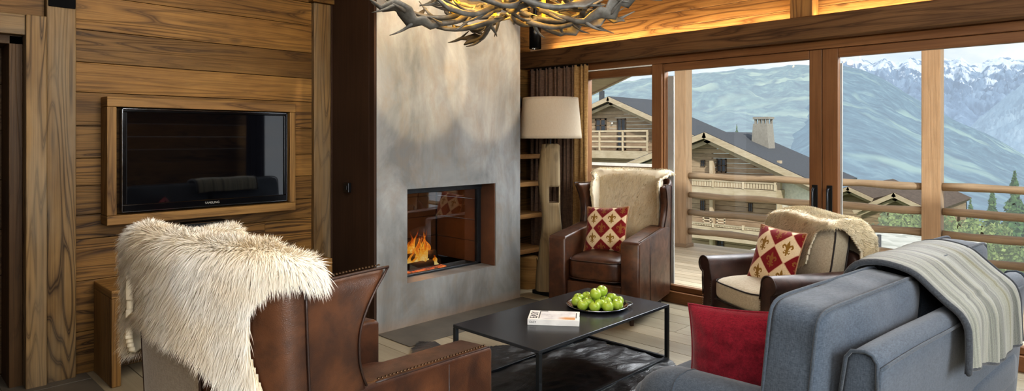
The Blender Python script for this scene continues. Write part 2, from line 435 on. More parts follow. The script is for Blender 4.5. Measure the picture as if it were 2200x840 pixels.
def squ(p, n): return math.copysign(abs(p)**n, p)
def cushion(mb, h, n=7.0, res=14, c=(0, 0, 0), rot=None, wr=0.0, seed=0.0, col=(.5, .5, .5, 1), puff=0.0, shape=None):
    """rounded box with soft edges"""
    pts = {}; b = len(mb.v); idx = {}
    def add(i, j, k):
        key = (i, j, k)
        if key in idx: return idx[key]
        x, y, z = [2*a/res-1 for a in key]
        r = (abs(x)**n+abs(y)**n+abs(z)**n)**(1/n)
        x, y, z = x/r, y/r, z/r
        px, py, pz = x*h[0], y*h[1], z*h[2]
        if puff:
            px += puff*abs(x)**3*squ(x, 1)*(1-y*y)*(1-z*z)*(1 if h[0] <= min(h) else 0)
            py += puff*squ(y, 1)*abs(y)**2*(1-x*x)*(1-z*z)*(1 if h[1] <= min(h) else 0)
            pz += puff*squ(z, 1)*abs(z)**2*(1-x*x)*(1-y*y)*(1 if h[2] <= min(h) else 0)
        p = Vector((px, py, pz))
        if wr:
            q = Vector((px*5+seed, py*5, pz*5))
            p += Vector((x, y, z)).normalized()*wr*mnoise.noise(q)+Vector((0, 0, 0))
        if shape: p = shape(p)
        if rot: p = rot @ p
        p = p+Vector(c); idx[key] = len(mb.v); mb.v.append(tuple(p)); return idx[key]
    R = range(res)
    for a in R:
        for d in R:
            for q in (((a, d, 0), (a, d+1, 0), (a+1, d+1, 0), (a+1, d, 0)), ((a, d, res), (a+1, d, res), (a+1, d+1, res), (a, d+1, res)),
                      ((a, 0, d), (a+1, 0, d), (a+1, 0, d+1), (a, 0, d+1)), ((a, res, d), (a, res, d+1), (a+1, res, d+1), (a+1, res, d)),
                      ((0, a, d), (0, a, d+1), (0, a+1, d+1), (0, a+1, d)), ((res, a, d), (res, a+1, d), (res, a+1, d+1), (res, a, d+1))):
                mb.face([add(*t) for t in q], None, col)
def squircle(hx, hy, n, m=48):
    out = []
    for k in range(m+1):
        a = 2*PI*k/m; c, s = math.cos(a), math.sin(a)
        r = (abs(c)**n+abs(s)**n)**(-1/n); out.append((hx*c*r, hy*s*r))
    return out
def in_poly(x, y, P):
    r = False; j = len(P)-1
    for i in range(len(P)):
        if (P[i][1] > y) != (P[j][1] > y) and x < (P[j][0]-P[i][0])*(y-P[i][1])/(P[j][1]-P[i][1])+P[i][0]: r = not r
        j = i
    return r

def make_fur(name, parent, pos, nrm, flow, N, length, width, mat, seed=1, curl=0.0, stand=.5):
    """pos/nrm/flow: triangle soup arrays (T,3,3) of root surface"""
    rng = np.random.default_rng(seed)
    P = np.array(pos); Nn = np.array(nrm); Fl = np.array(flow)
    area = np.linalg.norm(np.cross(P[:, 1]-P[:, 0], P[:, 2]-P[:, 0]), axis=1)
    t = rng.choice(len(P), N, p=area/area.sum()); a, b = rng.random(N), rng.random(N)
    sw = a+b > 1; a[sw], b[sw] = 1-a[sw], 1-b[sw]
    w = np.stack([1-a-b, a, b], 1)[:, :, None]
    p = (P[t]*w).sum(1); n = (Nn[t]*w).sum(1); f = (Fl[t]*w).sum(1)
    n /= np.linalg.norm(n, axis=1, keepdims=True)+1e-9
    d = n*stand+f*(1-stand)+rng.normal(0, .14, (N, 3))
    # clumps
    d += np.stack([np.sin(p[:, 0]*61+p[:, 2]*37), np.sin(p[:, 1]*57+p[:, 0]*23), np.sin(p[:, 2]*49+p[:, 1]*41)], 1)*.07
    d /= np.linalg.norm(d, axis=1, keepdims=True)
    L = length*(.65+.6*rng.random(N))[:, None]
    side = np.cross(d, n+rng.normal(0, .35, (N, 3))); side /= np.linalg.norm(side, axis=1, keepdims=True)+1e-9
    S = 3; V = np.zeros((N, 2*S+1, 3))
    g = np.array([0, 0, -1.0])
    for k in range(S+1):
        s = k/S
        q = p+d*L*s+(g*.45+f*.35)*L*s*s*.55
        if curl: q = q+side*np.sin(s*5+rng.random((N, 1))*6)*curl*s
        if k < S:
            ww = width*(1-.55*s)
            V[:, 2*k] = q-side*ww; V[:, 2*k+1] = q+side*ww
        else: V[:, 2*S] = q
    base = (np.arange(N)*(2*S+1))[:, None]
    quads = np.concatenate([base+np.array([2*k, 2*k+1, 2*k+3, 2*k+2]) for k in range(S-1)], 0)
    tris = base+np.array([2*(S-1), 2*(S-1)+1, 2*S])
    me = bpy.data.meshes.new(name)
    nv = N*(2*S+1); me.vertices.add(nv); me.vertices.foreach_set('co', V.reshape(-1))
    nl = len(quads)*4+len(tris)*3; me.loops.add(nl); me.polygons.add(len(quads)+len(tris))
    li = np.concatenate([quads.reshape(-1), tris.reshape(-1)]); me.loops.foreach_set('vertex_index', li.astype(np.int32))
    st = np.concatenate([np.arange(len(quads))*4, len(quads)*4+np.arange(len(tris))*3]); me.polygons.foreach_set('loop_start', st.astype(np.int32))
    me.update(calc_edges=True)
    sv = np.array([0, 0, .35, .35, .75, .75, 1.0]); gr = rng.random(N)
    ca = me.color_attributes.new('Col', 'FLOAT_COLOR', 'POINT')
    cc = np.ones((N, 2*S+1, 4)); cc[:, :, 0] = sv*.75+.25*gr[:, None]; cc[:, :, 1] = 1-.6*sv; cc[:, :, 2] = gr[:, None]
    ca.data.foreach_set('color', cc.reshape(-1))
    me.materials.append(mat)
    me.polygons.foreach_set('use_smooth', np.ones(len(me.polygons), bool))
    nn = n[:, None, :]*.8+d[:, None, :]*.25+rng.normal(0, .22, (N, 1, 3)); nn = np.repeat(nn, 2*S+1, 1); nn /= np.linalg.norm(nn, axis=2, keepdims=True)
    me.normals_split_custom_set_from_vertices(nn.reshape(-1, 3).tolist())
    o = bpy.data.objects.new('fur', me); COL.objects.link(o); o.parent = parent
    return o
def drape(name, label, chair_loc, chair_rz, fn, us, ts, keep, N, length, width, mat, group=None, curl=0.0, stand=.5, seed=1, thick=.012, cat='sheepskin'):
    """pelt laid over a surface fn(u, t) -> (point, normal)"""
    r = thing(name, label, cat, chair_loc, chair_rz, group)
    mb = MB(); rows = [[fn(u, t)[0] for u in us] for t in ts]
    NR = [[fn(u, t)[1] for u in us] for t in ts]
    mask = lambda i, j: keep((us[j]+us[j+1])/2, (ts[i]+ts[i+1])/2)
    mb.grid(rows, mask=mask)
    mb.build('pelt', M['pelt'], r, smooth=True, solid=(thick, 1))
    pos, nr, fl = [], [], []
    for i in range(len(ts)-1):
        for j in range(len(us)-1):
            if not mask(i, j): continue
            for q in (((i, j), (i, j+1), (i+1, j+1)), ((i, j), (i+1, j+1), (i+1, j))):
                pos.append([rows[a][b]+NR[a][b]*thick*.7 for a, b in q]); nr.append([NR[a][b] for a, b in q])
                ff = []
                for a, b in q:
                    n_ = NR[a][b]; f = Vector((0, 0, -1)); f = f-n_*f.dot(n_)
                    ff.append(f)
                fl.append(ff)
    make_fur(name+'_fur', r, pos, nr, fl, N, length, width, mat, seed, curl, stand)
    return r
def text(name, s, size, mat, parent, mtx, ext=.0005, align='CENTER'):
    c = bpy.data.curves.new(name, 'FONT'); c.body = s; c.size = size; c.align_x = align; c.align_y = 'CENTER'; c.extrude = ext
    c.materials.append(mat); o = bpy.data.objects.new(name, c); COL.objects.link(o); bpy.context.view_layer.update()
    dg = bpy.context.evaluated_depsgraph_get(); me = bpy.data.meshes.new_from_object(o.evaluated_get(dg)); bpy.data.objects.remove(o)
    me.name = name; o = bpy.data.objects.new(name, me); COL.objects.link(o); o.parent = parent; o.matrix_local = mtx
    return o

# ================================================================== ROOM
XW = -4.65      # television wall
YW = 5.12       # window wall
CH = 3.0
# floor boards along X
m = MB(); y = -2.0; k = 0
while y < 5.1:
    w = random.choice([.17, .2, .23, .2]); x = -5.2-random.random()*1.5
    y1 = min(y+w, 5.1)
    while x < 3:
        L = random.uniform(1.4, 2.6); m.box((x, y+.002, -.04), (min(x+L, 3)-.003, y1-.002, 0), 0); x += L
    y = y1
tag(m.build('floor', M['floor'], bevel=.002), 'pale limed floor boards', None, kind='structure')
m = MB(); m.box((-5.3, -2.1, -.12), (3, 5.3, -.045), 0); tag(m.build('floor', M['slab']), 'floor base', kind='structure')
# stone slab floor by the door
m = MB()
for i in range(4):
    for j in range(3):
        m.box((-4.95+i*.44, -.24+j*.42, .0), (-4.95+i*.44+.432, -.24+j*.42+.412, .004), 0)
tag(m.build('trim_1', M['slab'], bevel=.002), 'dark stone floor tiles by the door', kind='structure')
bx('trim_2', (-4.0, 2.70, 0), (-3.60, 4.27, .006), M['slab'])['kind'] = 'structure'
# ceiling
m = MB(); y = -2.0
while y < 5.3: m.box((-5.2, y, CH), (3, y+.2, CH+.05), 0, .35); y += .203
m.build('ceiling', M['boards'])['kind'] = 'structure'
# tv wall boards
m = MB(); zs = [0, .26, .573, .83, .98, 1.16, 1.33, 1.53, 1.738, 1.924, 2.124, 2.34, 2.52, 2.75, 3.0]
tones = [.5, .55, .62, .5, .42, .55, .45, .5, .72, .38, .68, .6, .45, .5]
for i in range(len(zs)-1):
    cuts = [.94, 2.54]
    if i in (2, 6, 11): cuts = [.94, 1.25+.15*i % .9+.6, 2.54]
    for a, b in zip(cuts, cuts[1:]):
        d = random.uniform(0, .008)
        m.box((XW-.06, a, zs[i]+.001), (XW+d, b-.002, zs[i+1]-.002), 1, tones[i]+random.uniform(-.06, .06))
m.box((XW-.09, .7, 0), (XW-.058, 2.75, 3), 2, .3)
# above the door
for z0, z1, tn in ((2.17, 2.4, .5), (2.4, 2.7, .45), (2.7, 3, .5)): m.box((XW-.06, -2, z0), (XW, .80, z1-.002), 1, tn)
m.box((XW-.06, -2, 0), (XW, -.36, 2.168), 1, .4)
tag(m.build('wall_left', M['wall'], bevel=.002), kind='structure')
# trims
m = MB(); m.box((XW-.02, .802, 0), (XW+.05, .95, 2.60), 2, .6); m.build('trim_3', M['post'], bevel=.006)['kind'] = 'structure'
m = MB(); m.box((XW-.02, .70, 0), (XW+.075, .80, 2.168), 2, .72); m.box((XW-.02, -.36, 2.05), (XW+.06, .70, 2.168), 1, .62); m.box((XW-.02, -.46, 0), (XW+.075, -.36, 2.168), 2, .6)
m.build('trim_4', M['post'], bevel=.005)['kind'] = 'structure'
m = MB(); m.box((XW-.02, 2.525, 0), (XW+.045, 2.672, 2.52), 2, .5); m.build('trim_5', M['post'], bevel=.005)['kind'] = 'structure'
m = MB(); m.box((XW-.02, 2.5, 2.52), (XW+.08, 2.69, 2.7), 1, .5); m.build('trim_6', M['wall'], bevel=.005)['kind'] = 'structure'
m = MB(); m.box((XW-.02, .66, 2.6), (XW+.09, 2.5, 2.78), 1, .5); m.build('trim_8', M['wall'], bevel=.005)['kind'] = 'structure'
# iron strap on the upright
m = MB(); m.box((XW+.05, .81, 2.235), (XW+.062, .945, 2.32), 1)
sp = tag(m.build('iron_strap', M['iron'], bevel=.003), 'black iron strap plate at the top of the upright post', 'bracket')
m = MB()
for yy in (.835, .92): m.lathe([(0, .012), (.006, .01), (.008, 0)], 10, (0, 0, 0))
# door 1
dr = root('door_1')
m = MB()
for i, (z0, z1) in enumerate(zip([0.02, .3, .62, .9, 1.2, 1.5, 1.78], [.3, .62, .9, 1.2, 1.5, 1.78, 2.05])): m.box((-4.98, -.36, z0+.001), (-4.935, .70, z1-.002), 1, .35+.1*(i % 3))
m.build('door_leaf', M['door'], dr, bevel=.003)
m = MB(); m.box((-4.98, .635, 0), (XW-.02, .70, 2.05), 2, .4); m.box((-4.98, -.36, 2.0), (XW-.02, .70, 2.06), 1, .3); m.build('jamb', M['door'], dr, bevel=.003)
bx('backing', (-5.2, -.5, -.04), (-4.985, .76, 2.3), M['door'], dr, 2, 0)
hp = bx('handle_plate', (-4.935, .43, .96), (-4.925, .60, 1.19), M['black'], dr, 2)
m = MB(); m.tube([(-4.92, .56, 1.1), (-4.88, .56, 1.1), (-4.87, .54, 1.1), (-4.87, .42, 1.1)], .009, 10); m.build('lever', M['black'], hp, smooth=True)
# other walls of the room (seen in the reflections)
m = MB(); z = 0
while z < 3: m.box((2.62, -2, z), (2.68, 5.2, z+.21), 1); z += .212
m.build('wall_right', M['wall'], bevel=.002)['kind'] = 'structure'
m = MB(); z = 0
while z < 3: m.box((-5.1, -2.06, z), (2.7, -2.0, z+.21), 0); z += .212
m.build('wall_back', M['wall'])['kind'] = 'structure'

# ------------------------------------------------------------------ chimney + fire
CX = -4.01; Y0, Y1 = 2.704, 4.25; FY0, FY1, FZ0, FZ1 = 2.982, 3.935, .335, 1.06
m = MB()
m.box((-4.64, Y0, 0), (CX, Y1, FZ0), 2); m.box((-4.64, Y0, FZ1), (CX, Y1, CH), 2)
m.box((-4.30, Y0, FZ0), (CX, FY0, FZ1), 2); m.box((-4.30, FY1, FZ0), (CX, Y1, FZ1), 2)
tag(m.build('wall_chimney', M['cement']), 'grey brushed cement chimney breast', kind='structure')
m = MB(); m.box((XW, Y0-.022, 0), (CX-.07, Y0-.001, CH), 2, .5); m.box((CX-.068, Y0-.022, 0), (CX-.002, Y0-.001, CH), 2, .52); m.box((XW, Y0-.03, 0), (XW+.05, Y0-.02, CH), 2, .6)
m.build('trim_7', M['darkpanel'], bevel=.002)['kind'] = 'structure'
sw = bx('wall_control', (-4.39, Y0-.05, 1.035), (-4.32, Y0-.022, 1.11), M['blackplastic'], None, 2, .004); tag(sw, 'small black control box fixed to the dark side panel of the chimney', 'switch')
bx('dial', (-4.375, Y0-.056, 1.055), (-4.335, Y0-.049, 1.09), M['black'], sw, 2, .003)
fp = thing('fireplace', 'built-in glass-fronted fireplace set in the grey chimney breast', 'fireplace', (CX-.2, 3.46, FZ0))
def fbox(name, lo, hi, mat, par=fp, g=1, bevel=.002):
    o = Vector((CX-.2, 3.46, FZ0)); return bx(name, Vector(lo)-o, Vector(hi)-o, mat, par, g, bevel)
fbox('reveal_panel', (CX-.19, FY1-.012, FZ0+.002), (CX-.005, FY1-.001, FZ1-.001), M['rust'])
o_ = Vector((CX-.2, 3.46, FZ0)); m = MB()
for lo, hi in (((CX-.215, FY0, FZ1-.055), (CX-.165, FY1, FZ1)), ((CX-.215, FY1-.05, FZ0), (CX-.175, FY1-.012, FZ1-.055)), ((CX-.215, FY0, FZ0), (CX-.175, FY1, FZ0+.018)), ((CX-.215, FY0, FZ0), (CX-.18, FY0+.02, FZ1))):
    m.box(Vector(lo)-o_, Vector(hi)-o_, 1)
m.build('door_frame', M['steel'], fp, bevel=.003)
fbox('pane', (CX-.203, FY0+.02, FZ0+.018), (CX-.198, FY1-.05, FZ1-.055), M['fireglass'], bevel=0)
bk = -4.80
m = MB()
m.box(Vector((bk-.03, FY0, FZ0))-o_, Vector((bk, FY1, FZ1+.1))-o_, 1)
m.box(Vector((bk, FY0-.03, FZ0))-o_, Vector((CX-.22, FY0, FZ1+.1))-o_, 1)
m.box(Vector((bk, FY0, FZ0-.03))-o_, Vector((CX-.22, FY1, FZ0))-o_, 1); m.box(Vector((bk, FY0, FZ1+.07))-o_, Vector((CX-.22, FY1, FZ1+.1))-o_, 1)
m.build('firebox', M['black'], fp)
m = MB()
for i in range(4):
    z0 = FZ0+.005+i*.19
    m.box(Vector((bk+.02, FY1-.03, z0))-o_, Vector((CX-.235, FY1-.004, z0+.186))-o_, 0)
for i in range(4):
    z0 = FZ0+.005+i*.19
    m.box(Vector((bk, FY0+.02, z0))-o_, Vector((bk+.012, FY1-.04, z0+.186))-o_, 1)
m.build('firebrick_lining', M['fireclay'], fp, bevel=.004)
def flog(pts, r, lab):
    m = MB(); P = [Vector(pts[0]).lerp(Vector(pts[1]), i/5)+Vector((0, 0, random.uniform(-.004, .004))) for i in range(6)]
    m.tube(P, [r*random.uniform(.9, 1.1) for _ in P], 9)
    return tag(m.build('firewood', M['bark'], smooth=True), lab, 'log', 'logs burning in the fireplace')
fc = Vector((-4.42, 3.40, FZ0))
flog((fc+Vector((-.05, -.2, .045)), fc+Vector((.0, .18, .045))), .038, 'charred log lying lowest at the back of the fire')
flog((fc+Vector((.09, -.17, .04)), fc+Vector((.07, .17, .04))), .036, 'charred log lying lowest at the front of the fire')
flog((fc+Vector((-.02, -.13, .10)), fc+Vector((.06, .14, .115))), .034, 'charred log lying on top of the two lower burning logs')
lf = thing('log_fire', 'burning orange log fire behind the fireplace glass', 'fire', fc)
m = MB()
m.box((-.12, -.2, .001), (.14, .2, .012), 1); m.build('ember_bed', M['ember'], lf)
random.seed(3)
for i in range(26):
    bxp = random.uniform(-.10, .11); byp = random.gauss(-.02, .075); hh = random.uniform(.10, .36)*max(.3, 1-abs(byp+.02)/.2)+.05
    w = random.uniform(.016, .038); m = MB(); rows = []; ph = random.random()*6; am = random.uniform(.02, .05)
    for k in range(13):
        s = k/12; r = w*math.sin(PI*min(1, (s*.8+.2)))**.8*(1-s*.75) if k < 12 else .0006
        r *= 1+.25*math.sin(s*13+ph)
        cxx = bxp*(1-.3*s)+am*math.sin(s*5+ph)*s; cyy = byp*(1-.25*s)+am*math.sin(s*6.5+ph*1.7)*s+.03*s*s
        rows.append([(cxx+.6*r*math.cos(a), cyy+r*math.sin(a), .03+hh*s) for a in [2*PI*q/10 for q in range(11)]])
    m.grid(rows, colf=lambda i, j: (i/13*.8+.1,)*3+(1,))
    m.build('flame', M['flame'], lf, smooth=True)
random.seed(11)

# ------------------------------------------------------------------ television
tf = thing('television_surround', 'raised box frame of aged planks around the television', 'frame', (XW, 1.70, .917))
m_ = Vector((XW, 1.70, .917))
def tb(name, lo, hi, g, tone): return bx(name, Vector(lo)-m_, Vector(hi)-m_, M['bench'], tf, g, .004, tone)
FX = -4.5
tb('board', (XW+.008, 1.088, 1.648), (FX, 2.318, 1.71), 1, .7)
tb('board', (XW+.008, 1.088, .917), (FX, 2.318, .975), 1, .62)
tb('board', (XW+.008, 1.088, .976), (FX, 1.14, 1.647), 2, .6)
tb('board', (XW+.008, 2.272, .976), (FX, 2.318, 1.647), 2, .62)
tb('backing', (XW+.008, 1.14, .976), (XW+.02, 2.272, 1.647), 1, .15)
tv = thing('television', 'wall-mounted flat black television with glossy reflecting screen', 'television', (-4.60, 1.716, .993))
tm = Vector((-4.60, 1.716, .993))
def tvb(name, lo, hi, mat, bev=.004, par=tv): return bx(name, Vector(lo)-tm, Vector(hi)-tm, mat, par, 1, bev)
tvb('back_shell', (-4.60, 1.18, .995), (-4.535, 2.252, 1.633), M['blackplastic'])
m = MB()
for lo, hi in (((-4.535, 1.178, 1.618), (-4.512, 2.254, 1.636)), ((-4.535, 1.178, .993), (-4.512, 2.254, 1.036)), ((-4.535, 1.178, 1.036), (-4.512, 1.2, 1.618)), ((-4.535, 2.232, 1.036), (-4.512, 2.254, 1.618))): m.box(Vector(lo)-tm, Vector(hi)-tm, 1)
bz = m.build('bezel', M['bezel'], tv, bevel=.004)
m = MB()
for lo, hi in (((-4.53, 1.174, .99), (-4.52, 1.179, 1.64)), ((-4.53, 2.253, .99), (-4.52, 2.259, 1.64)), ((-4.53, 1.174, 1.634), (-4.52, 2.259, 1.64)), ((-4.53, 1.174, .989), (-4.52, 2.259, .994))): m.box(Vector(lo)-tm, Vector(hi)-tm, 1)
m.build('bright_rim', M['chrome'], bz)
t = NT('tv_screen'); M['screen'] = t.bsdf(lin('#08090d'), .03, Specular_IOR_Level=1.0, Coat_Weight=1.0, Coat_Roughness=.02)
tvb('screen', (-4.535, 1.2, 1.036), (-4.522, 2.232, 1.618), M['screen'], 0)
RX = Matrix(((0, 0, 1, 0), (1, 0, 0, 0), (0, 1, 0, 0), (0, 0, 0, 1)))   # text facing +X, reading along +Y
text('logo_lettering', 'SAMSUNG', .021, M['flash'], bz, Matrix.Translation(Vector((-4.5115, 1.716, 1.014))-tm) @ RX)
sb = bx('speaker', (XW+.01, 1.545, .815), (-4.52, 1.83, .885), M['blackplastic'], None, 1, .008)
tag(sb, 'slim black centre speaker mounted on the wall below the television', 'speaker')
bx('grille', (-4.52, 1.555, .82), (-4.515, 1.82, .88), M['black'], sb, 1, .002)

# media bench
mbn = thing('media_bench', 'low aged-plank media bench against the wall under the television', 'bench', (-4.45, 1.76, 0)); bo = Vector((-4.45, 1.76, 0))
def bb(name, lo, hi, g, tone, bev=.005): return bx(name, Vector(lo)-bo, Vector(hi)-bo, M['bench'], mbn, g, bev, tone)
bb('side_panel', (XW+.01, 1.05, 0), (-4.25, 1.10, .517), 2, .55)
bb('side_panel', (XW+.01, 2.43, 0), (-4.25, 2.48, .517), 2, .55)
bb('top', (XW+.01, 1.05, .518), (-4.25, 2.48, .565), 1, .75)
bb('back_panel', (XW+.01, 1.10, .0), (XW+.03, 2.43, .517), 1, .35)
bb('shelf', (XW+.03, 1.10, .22), (-4.27, 2.43, .25), 1, .7)

# ================================================================== WINDOW WALL
# header + beam + boards above
m = MB(); m.box((XW-.1, 4.90, 2.185), (2.62, 5.02, 2.355), 0, .5); tag(m.build('trim_9', M['beam'], bevel=.008), 'long aged beam above the windows', kind='structure')
m = MB()
for z0, z1, tn in ((2.16, 2.34, .6), (2.342, 2.47, .62), (2.472, 2.60, .55), (2.602, 2.76, .6), (2.762, 3.0, .5)):
    m.box((XW-.1, 5.20, z0), (2.62, 5.26, z1), 0, tn)
tag(m.build('wall_window', M['boards'], bevel=.003), kind='structure')
m = MB(); m.box((-1.90, 5.06, 2.36), (-1.735, 5.199, 3.0), 2, .75); m.build('trim_10', M['boards'], bevel=.004)['kind'] = 'structure'
m = MB(); m.box((XW-.1, 5.06, 2.125), (2.62, 5.18, 2.184), 0, .55); m.box((XW-.1, 5.02, 2.34), (2.62, 5.08, 2.352), 0, .5); m.build('trim_11', M['frame'], bevel=.003)['kind'] = 'structure'
m = MB(); m.box((-3.93, 5.06, 2.112), (-3.13, 5.10, 2.124), 0); m.build('trim_12', M['paintwhite'])['kind'] = 'structure'
# wall behind the curtain
m = MB(); m.box((XW-.1, 5.08, 0), (-3.96, 5.18, 2.124), 2, .45); m.box((XW-.02, 4.26, 0), (XW, 5.08, 3), 2, .4); 
z = 0
while z < 3: m.box((XW, 4.262, z), (XW+.012, 5.079, z+.2), 1); z += .203
m.build('wall_niche', M['wall'])['kind'] = 'structure'
GZ = 2.045
w1 = root('window_1')
m = MB(); m.box((-3.955, 5.08, 2.04), (-3.13, 5.16, 2.111), 0, .55); m.box((-3.955, 5.08, .02), (-3.88, 5.16, 2.04), 2, .55); m.box((-3.88, 5.08, .02), (-3.13, 5.16, .16), 0, .5)
m.build('frame', M['frame'], w1, bevel=.004)
bx('pane', (-3.88, 5.115, .16), (-3.13, 5.121, 2.04), M['glass'], w1, 0, 0)
m = MB(); m.box((-3.13, 5.06, .0), (-3.03, 5.18, 2.124), 2, .6); m.build('trim_13', M['frame'], bevel=.004)['kind'] = 'structure'
def leaf(name, x0, x1, sl, sr, y0, handle_x=None, strip=.012):
    d = root(name); m = MB()
    m.box((x0, y0, .10), (x0+sl, y0+.06, 2.124), 2, .55); m.box((x1-sr, y0, .10), (x1, y0+.06, 2.124), 2, .5)
    m.box((x0+sl, y0, GZ+.012), (x1-sr, y0+.06, 2.124), 0, .55); m.box((x0+sl, y0, .10), (x1-sr, y0+.06, .145), 0, .5)
    m.build('frame', M['frame'], d, bevel=.004)
    bx('pane', (x0+sl, y0+.027, .145), (x1-sr, y0+.033, GZ+.012), M['glass'], d, 0, 0)
    m = MB(); m.box((x0+sl, y0+.06, .145), (x0+sl+strip, y0+.075, GZ-.03), 2); m.box((x1-sr-.012, y0+.06, .145), (x1-sr, y0+.075, GZ), 2)
    m.build('weather_strip', M['flash'], d)
    if handle_x is not None:
        hp = bx('handle_plate', (handle_x-.02, y0-.006, .84), (handle_x+.02, y0, 1.10), M['black'], d, 2, .002)
        m = MB(); m.tube([(handle_x, y0-.006, 1.075), (handle_x, y0-.05, 1.07), (handle_x, y0-.055, 1.04), (handle_x, y0-.055, .9), (handle_x, y0-.05, .87), (handle_x, y0-.006, .865)], .009, 8)
        m.build('handle', M['steel'], hp, smooth=True)
    return d
leaf('door_2', -3.03, -1.677, .012, .09, 5.09, -1.725, .06)
leaf('door_3', -1.673, .72, .11, .09, 5.09, -1.62)
leaf('door_4', .722, 2.62, .09, .09, 5.09)
m = MB(); m.box((-3.03, 5.05, 0), (2.62, 5.22, .098), 0, .6); m.build('trim_15', M['frame'], bevel=.004)['kind'] = 'structure'
# niche shelves
shl = [('topmost plank niche shelf, with a small dark vase on it', 1.70), ('plank niche shelf just below the lamp shade level', 1.255), ('plank niche shelf, middle one of the five', .985), ('plank niche shelf, second from the floor', .675), ('lowest plank niche shelf, above the log stump', .335)]
for lb, zz in shl:
    tag(bx('wall_shelf', (XW+.014, 4.256, zz), (-4.2, 4.80, zz+.045), M['shelf'], None, 1, .006, random.uniform(.5, .75)), lb, 'shelf', 'plank shelves in the niche beside the chimney')
m = MB(); m.lathe([(0, 0), (.05, 0), (.06, .03), (.055, .09), (.03, .15), (.02, .19), (.028, .2), (0, .2)], 16, (0, 0, 0))
om = m.build('vase', M['blackplastic'], smooth=True); om.location = (-4.30, 4.50, 1.746); tag(om, 'small dark vase on the topmost niche shelf', 'vase')
# stump in the niche
st = thing('log_stump', 'short split log stump standing on the floor under the niche shelves', 'log', (-4.26, 4.60, 0))
m = MB(); rows = []
for k in range(7):
    s = k/6; rows.append([((.13+.02*math.sin(3*a+s*2)+.012*mnoise.noise(Vector((a*2, s*3, 1))))*math.cos(a)*(1.1-.25*abs(s-.4)), (.12+.02*math.cos(2*a))*math.sin(a)*(1.1-.25*abs(s-.4)), .30*s) for a in [2*PI*q/18 for q in range(19)]])
m.grid(rows, uvs=.8); m.build('bark_side', M['log'], st, smooth=True)
m = MB(); rows = [[(x*f, y*f, .30) for x, y, z in rows[-1]] for f in (1, .6, .2, .01)]; m.grid(rows); m.build('cut_face', M['log'], st)

# curtains
def curtain(name, label, x0, x1, y, z0, z1, mat, folds, lit=None, amp=.03):
    r = thing(name, label, 'curtain', ((x0+x1)/2, y, z0)); n = folds*8
    def strip(a, b):
        mb = MB(); rows = []
        for i in range(25):
            s = i/24; rr = []
            for j in range(a, b+1):
                q = j/n; ph = 2*PI*folds*q+.8*math.sin(q*9)
                am = amp*(.55+.45*(1-s))*(1+.3*math.sin(q*17))
                xx = x0+(x1-x0)*q+.012*math.sin(ph*.5+s*3)
                rr.append((xx-(x0+x1)/2, am*math.sin(ph+.35*math.sin(s*3+q*5)), (z1-z0)*s))
            rows.append(rr)
        mb.grid(rows, uvs=2); return mb
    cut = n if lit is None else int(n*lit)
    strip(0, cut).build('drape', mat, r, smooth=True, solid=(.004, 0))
    if lit is not None: tag(strip(cut, n).build('drape', M['curtainlit'], r, smooth=True, solid=(.004, 0)), 'outer edge with daylight painted in as ochre')
    m = MB()
    m.tube([(-(x1-x0)/2, 0, z1-z0-.008), ((x1-x0)/2, 0, z1-z0-.008)], .009, 8); m.build('curtain_rail', M['black'], r)
    return r
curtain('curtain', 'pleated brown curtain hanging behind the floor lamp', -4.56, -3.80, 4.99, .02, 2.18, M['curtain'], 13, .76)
curtain('curtain', 'dark curtain hanging by the window wall behind the sofa end', .35, .95, 4.97, .02, 2.18, M['curtaindark'], 9)
curtain('curtain', 'dark curtain hanging in the far corner of the window wall', 1.75, 2.45, 4.97, .02, 2.18, M['curtaindark'], 9)
# black cylinder spotlight
csp = thing('ceiling_spotlight', 'black cylinder spotlight hanging at the end of the beam', 'light', (-4.14, 4.60, 2.32))
m = MB(); m.lathe([(.048, .01), (.058, 0), (.058, .25), (.05, .255), (0, .255)], 24); m.build('housing', M['blackplastic'], csp, smooth=True)
m = MB(); m.lathe([(0, .02), (.045, .02), (.047, .005)], 24); m.build('trim_ring', M['chrome'], csp, smooth=True)
m = MB(); m.tube([(0, 0, .25), (0, 0, CH-2.32)], .02, 10); m.build('stem', M['black'], csp)

# floor lamp
lp = thing('floor_lamp', 'driftwood floor lamp with a wide linen drum shade', 'lamp', (-3.90, 4.545, 0))
m = MB(); m.box((-.14, -.10, 0), (.11, .10, .035)); bs = m.build('base_plate', M['black'], lp, bevel=.004)
m = MB(); rows = []
rx = (math.cos(AZ), math.sin(AZ)); ry = (-math.sin(AZ), math.cos(AZ))
for k in range(34):
    s = k/33; z = .036+1.36*s
    w = .118-.035*s+.012*math.sin(s*9); d = .075-.01*s
    offx = -.015+.02*math.sin(s*5.5)+.03*s; rr = []
    for q in range(25):
        a = 2*PI*q/24
        nz = 1+.16*mnoise.noise(Vector((math.cos(a)*1.6, math.sin(a)*1.6, s*3.5)))+.07*mnoise.noise(Vector((math.cos(a)*5, math.sin(a)*5, s*7)))
        xx = offx+w*squ(math.cos(a), .7)*nz; yy = d*squ(math.sin(a), .7)*nz
        zz = z+(.03*mnoise.noise(Vector((xx*20, yy*20, 0))) if k == 33 else 0)
        rr.append((xx*rx[0]+yy*ry[0], xx*rx[1]+yy*ry[1], zz))
    rows.append(rr)
m.grid(rows, uvs=1.4)
b0 = len(m.v)
m.face([33*25+q for q in range(24)], [(rows[33][q][0], rows[33][q][1]) for q in range(24)])
for f in range(len(m.uv)): m.uv[f] = [(m.v[i][2], (m.v[i][0]*rx[0]+m.v[i][1]*rx[1])*1.0+.3) for i in m.f[f]]
trunk = m.build('driftwood_stem', M['drift'], lp, smooth=True)
def hole(c, h):
    mm = MB(); mm.box((c[0]-h[0], c[1]-h[1], c[2]-h[2]), (c[0]+h[0], c[1]+h[1], c[2]+h[2])); return mm.build('cutter', M['black'])
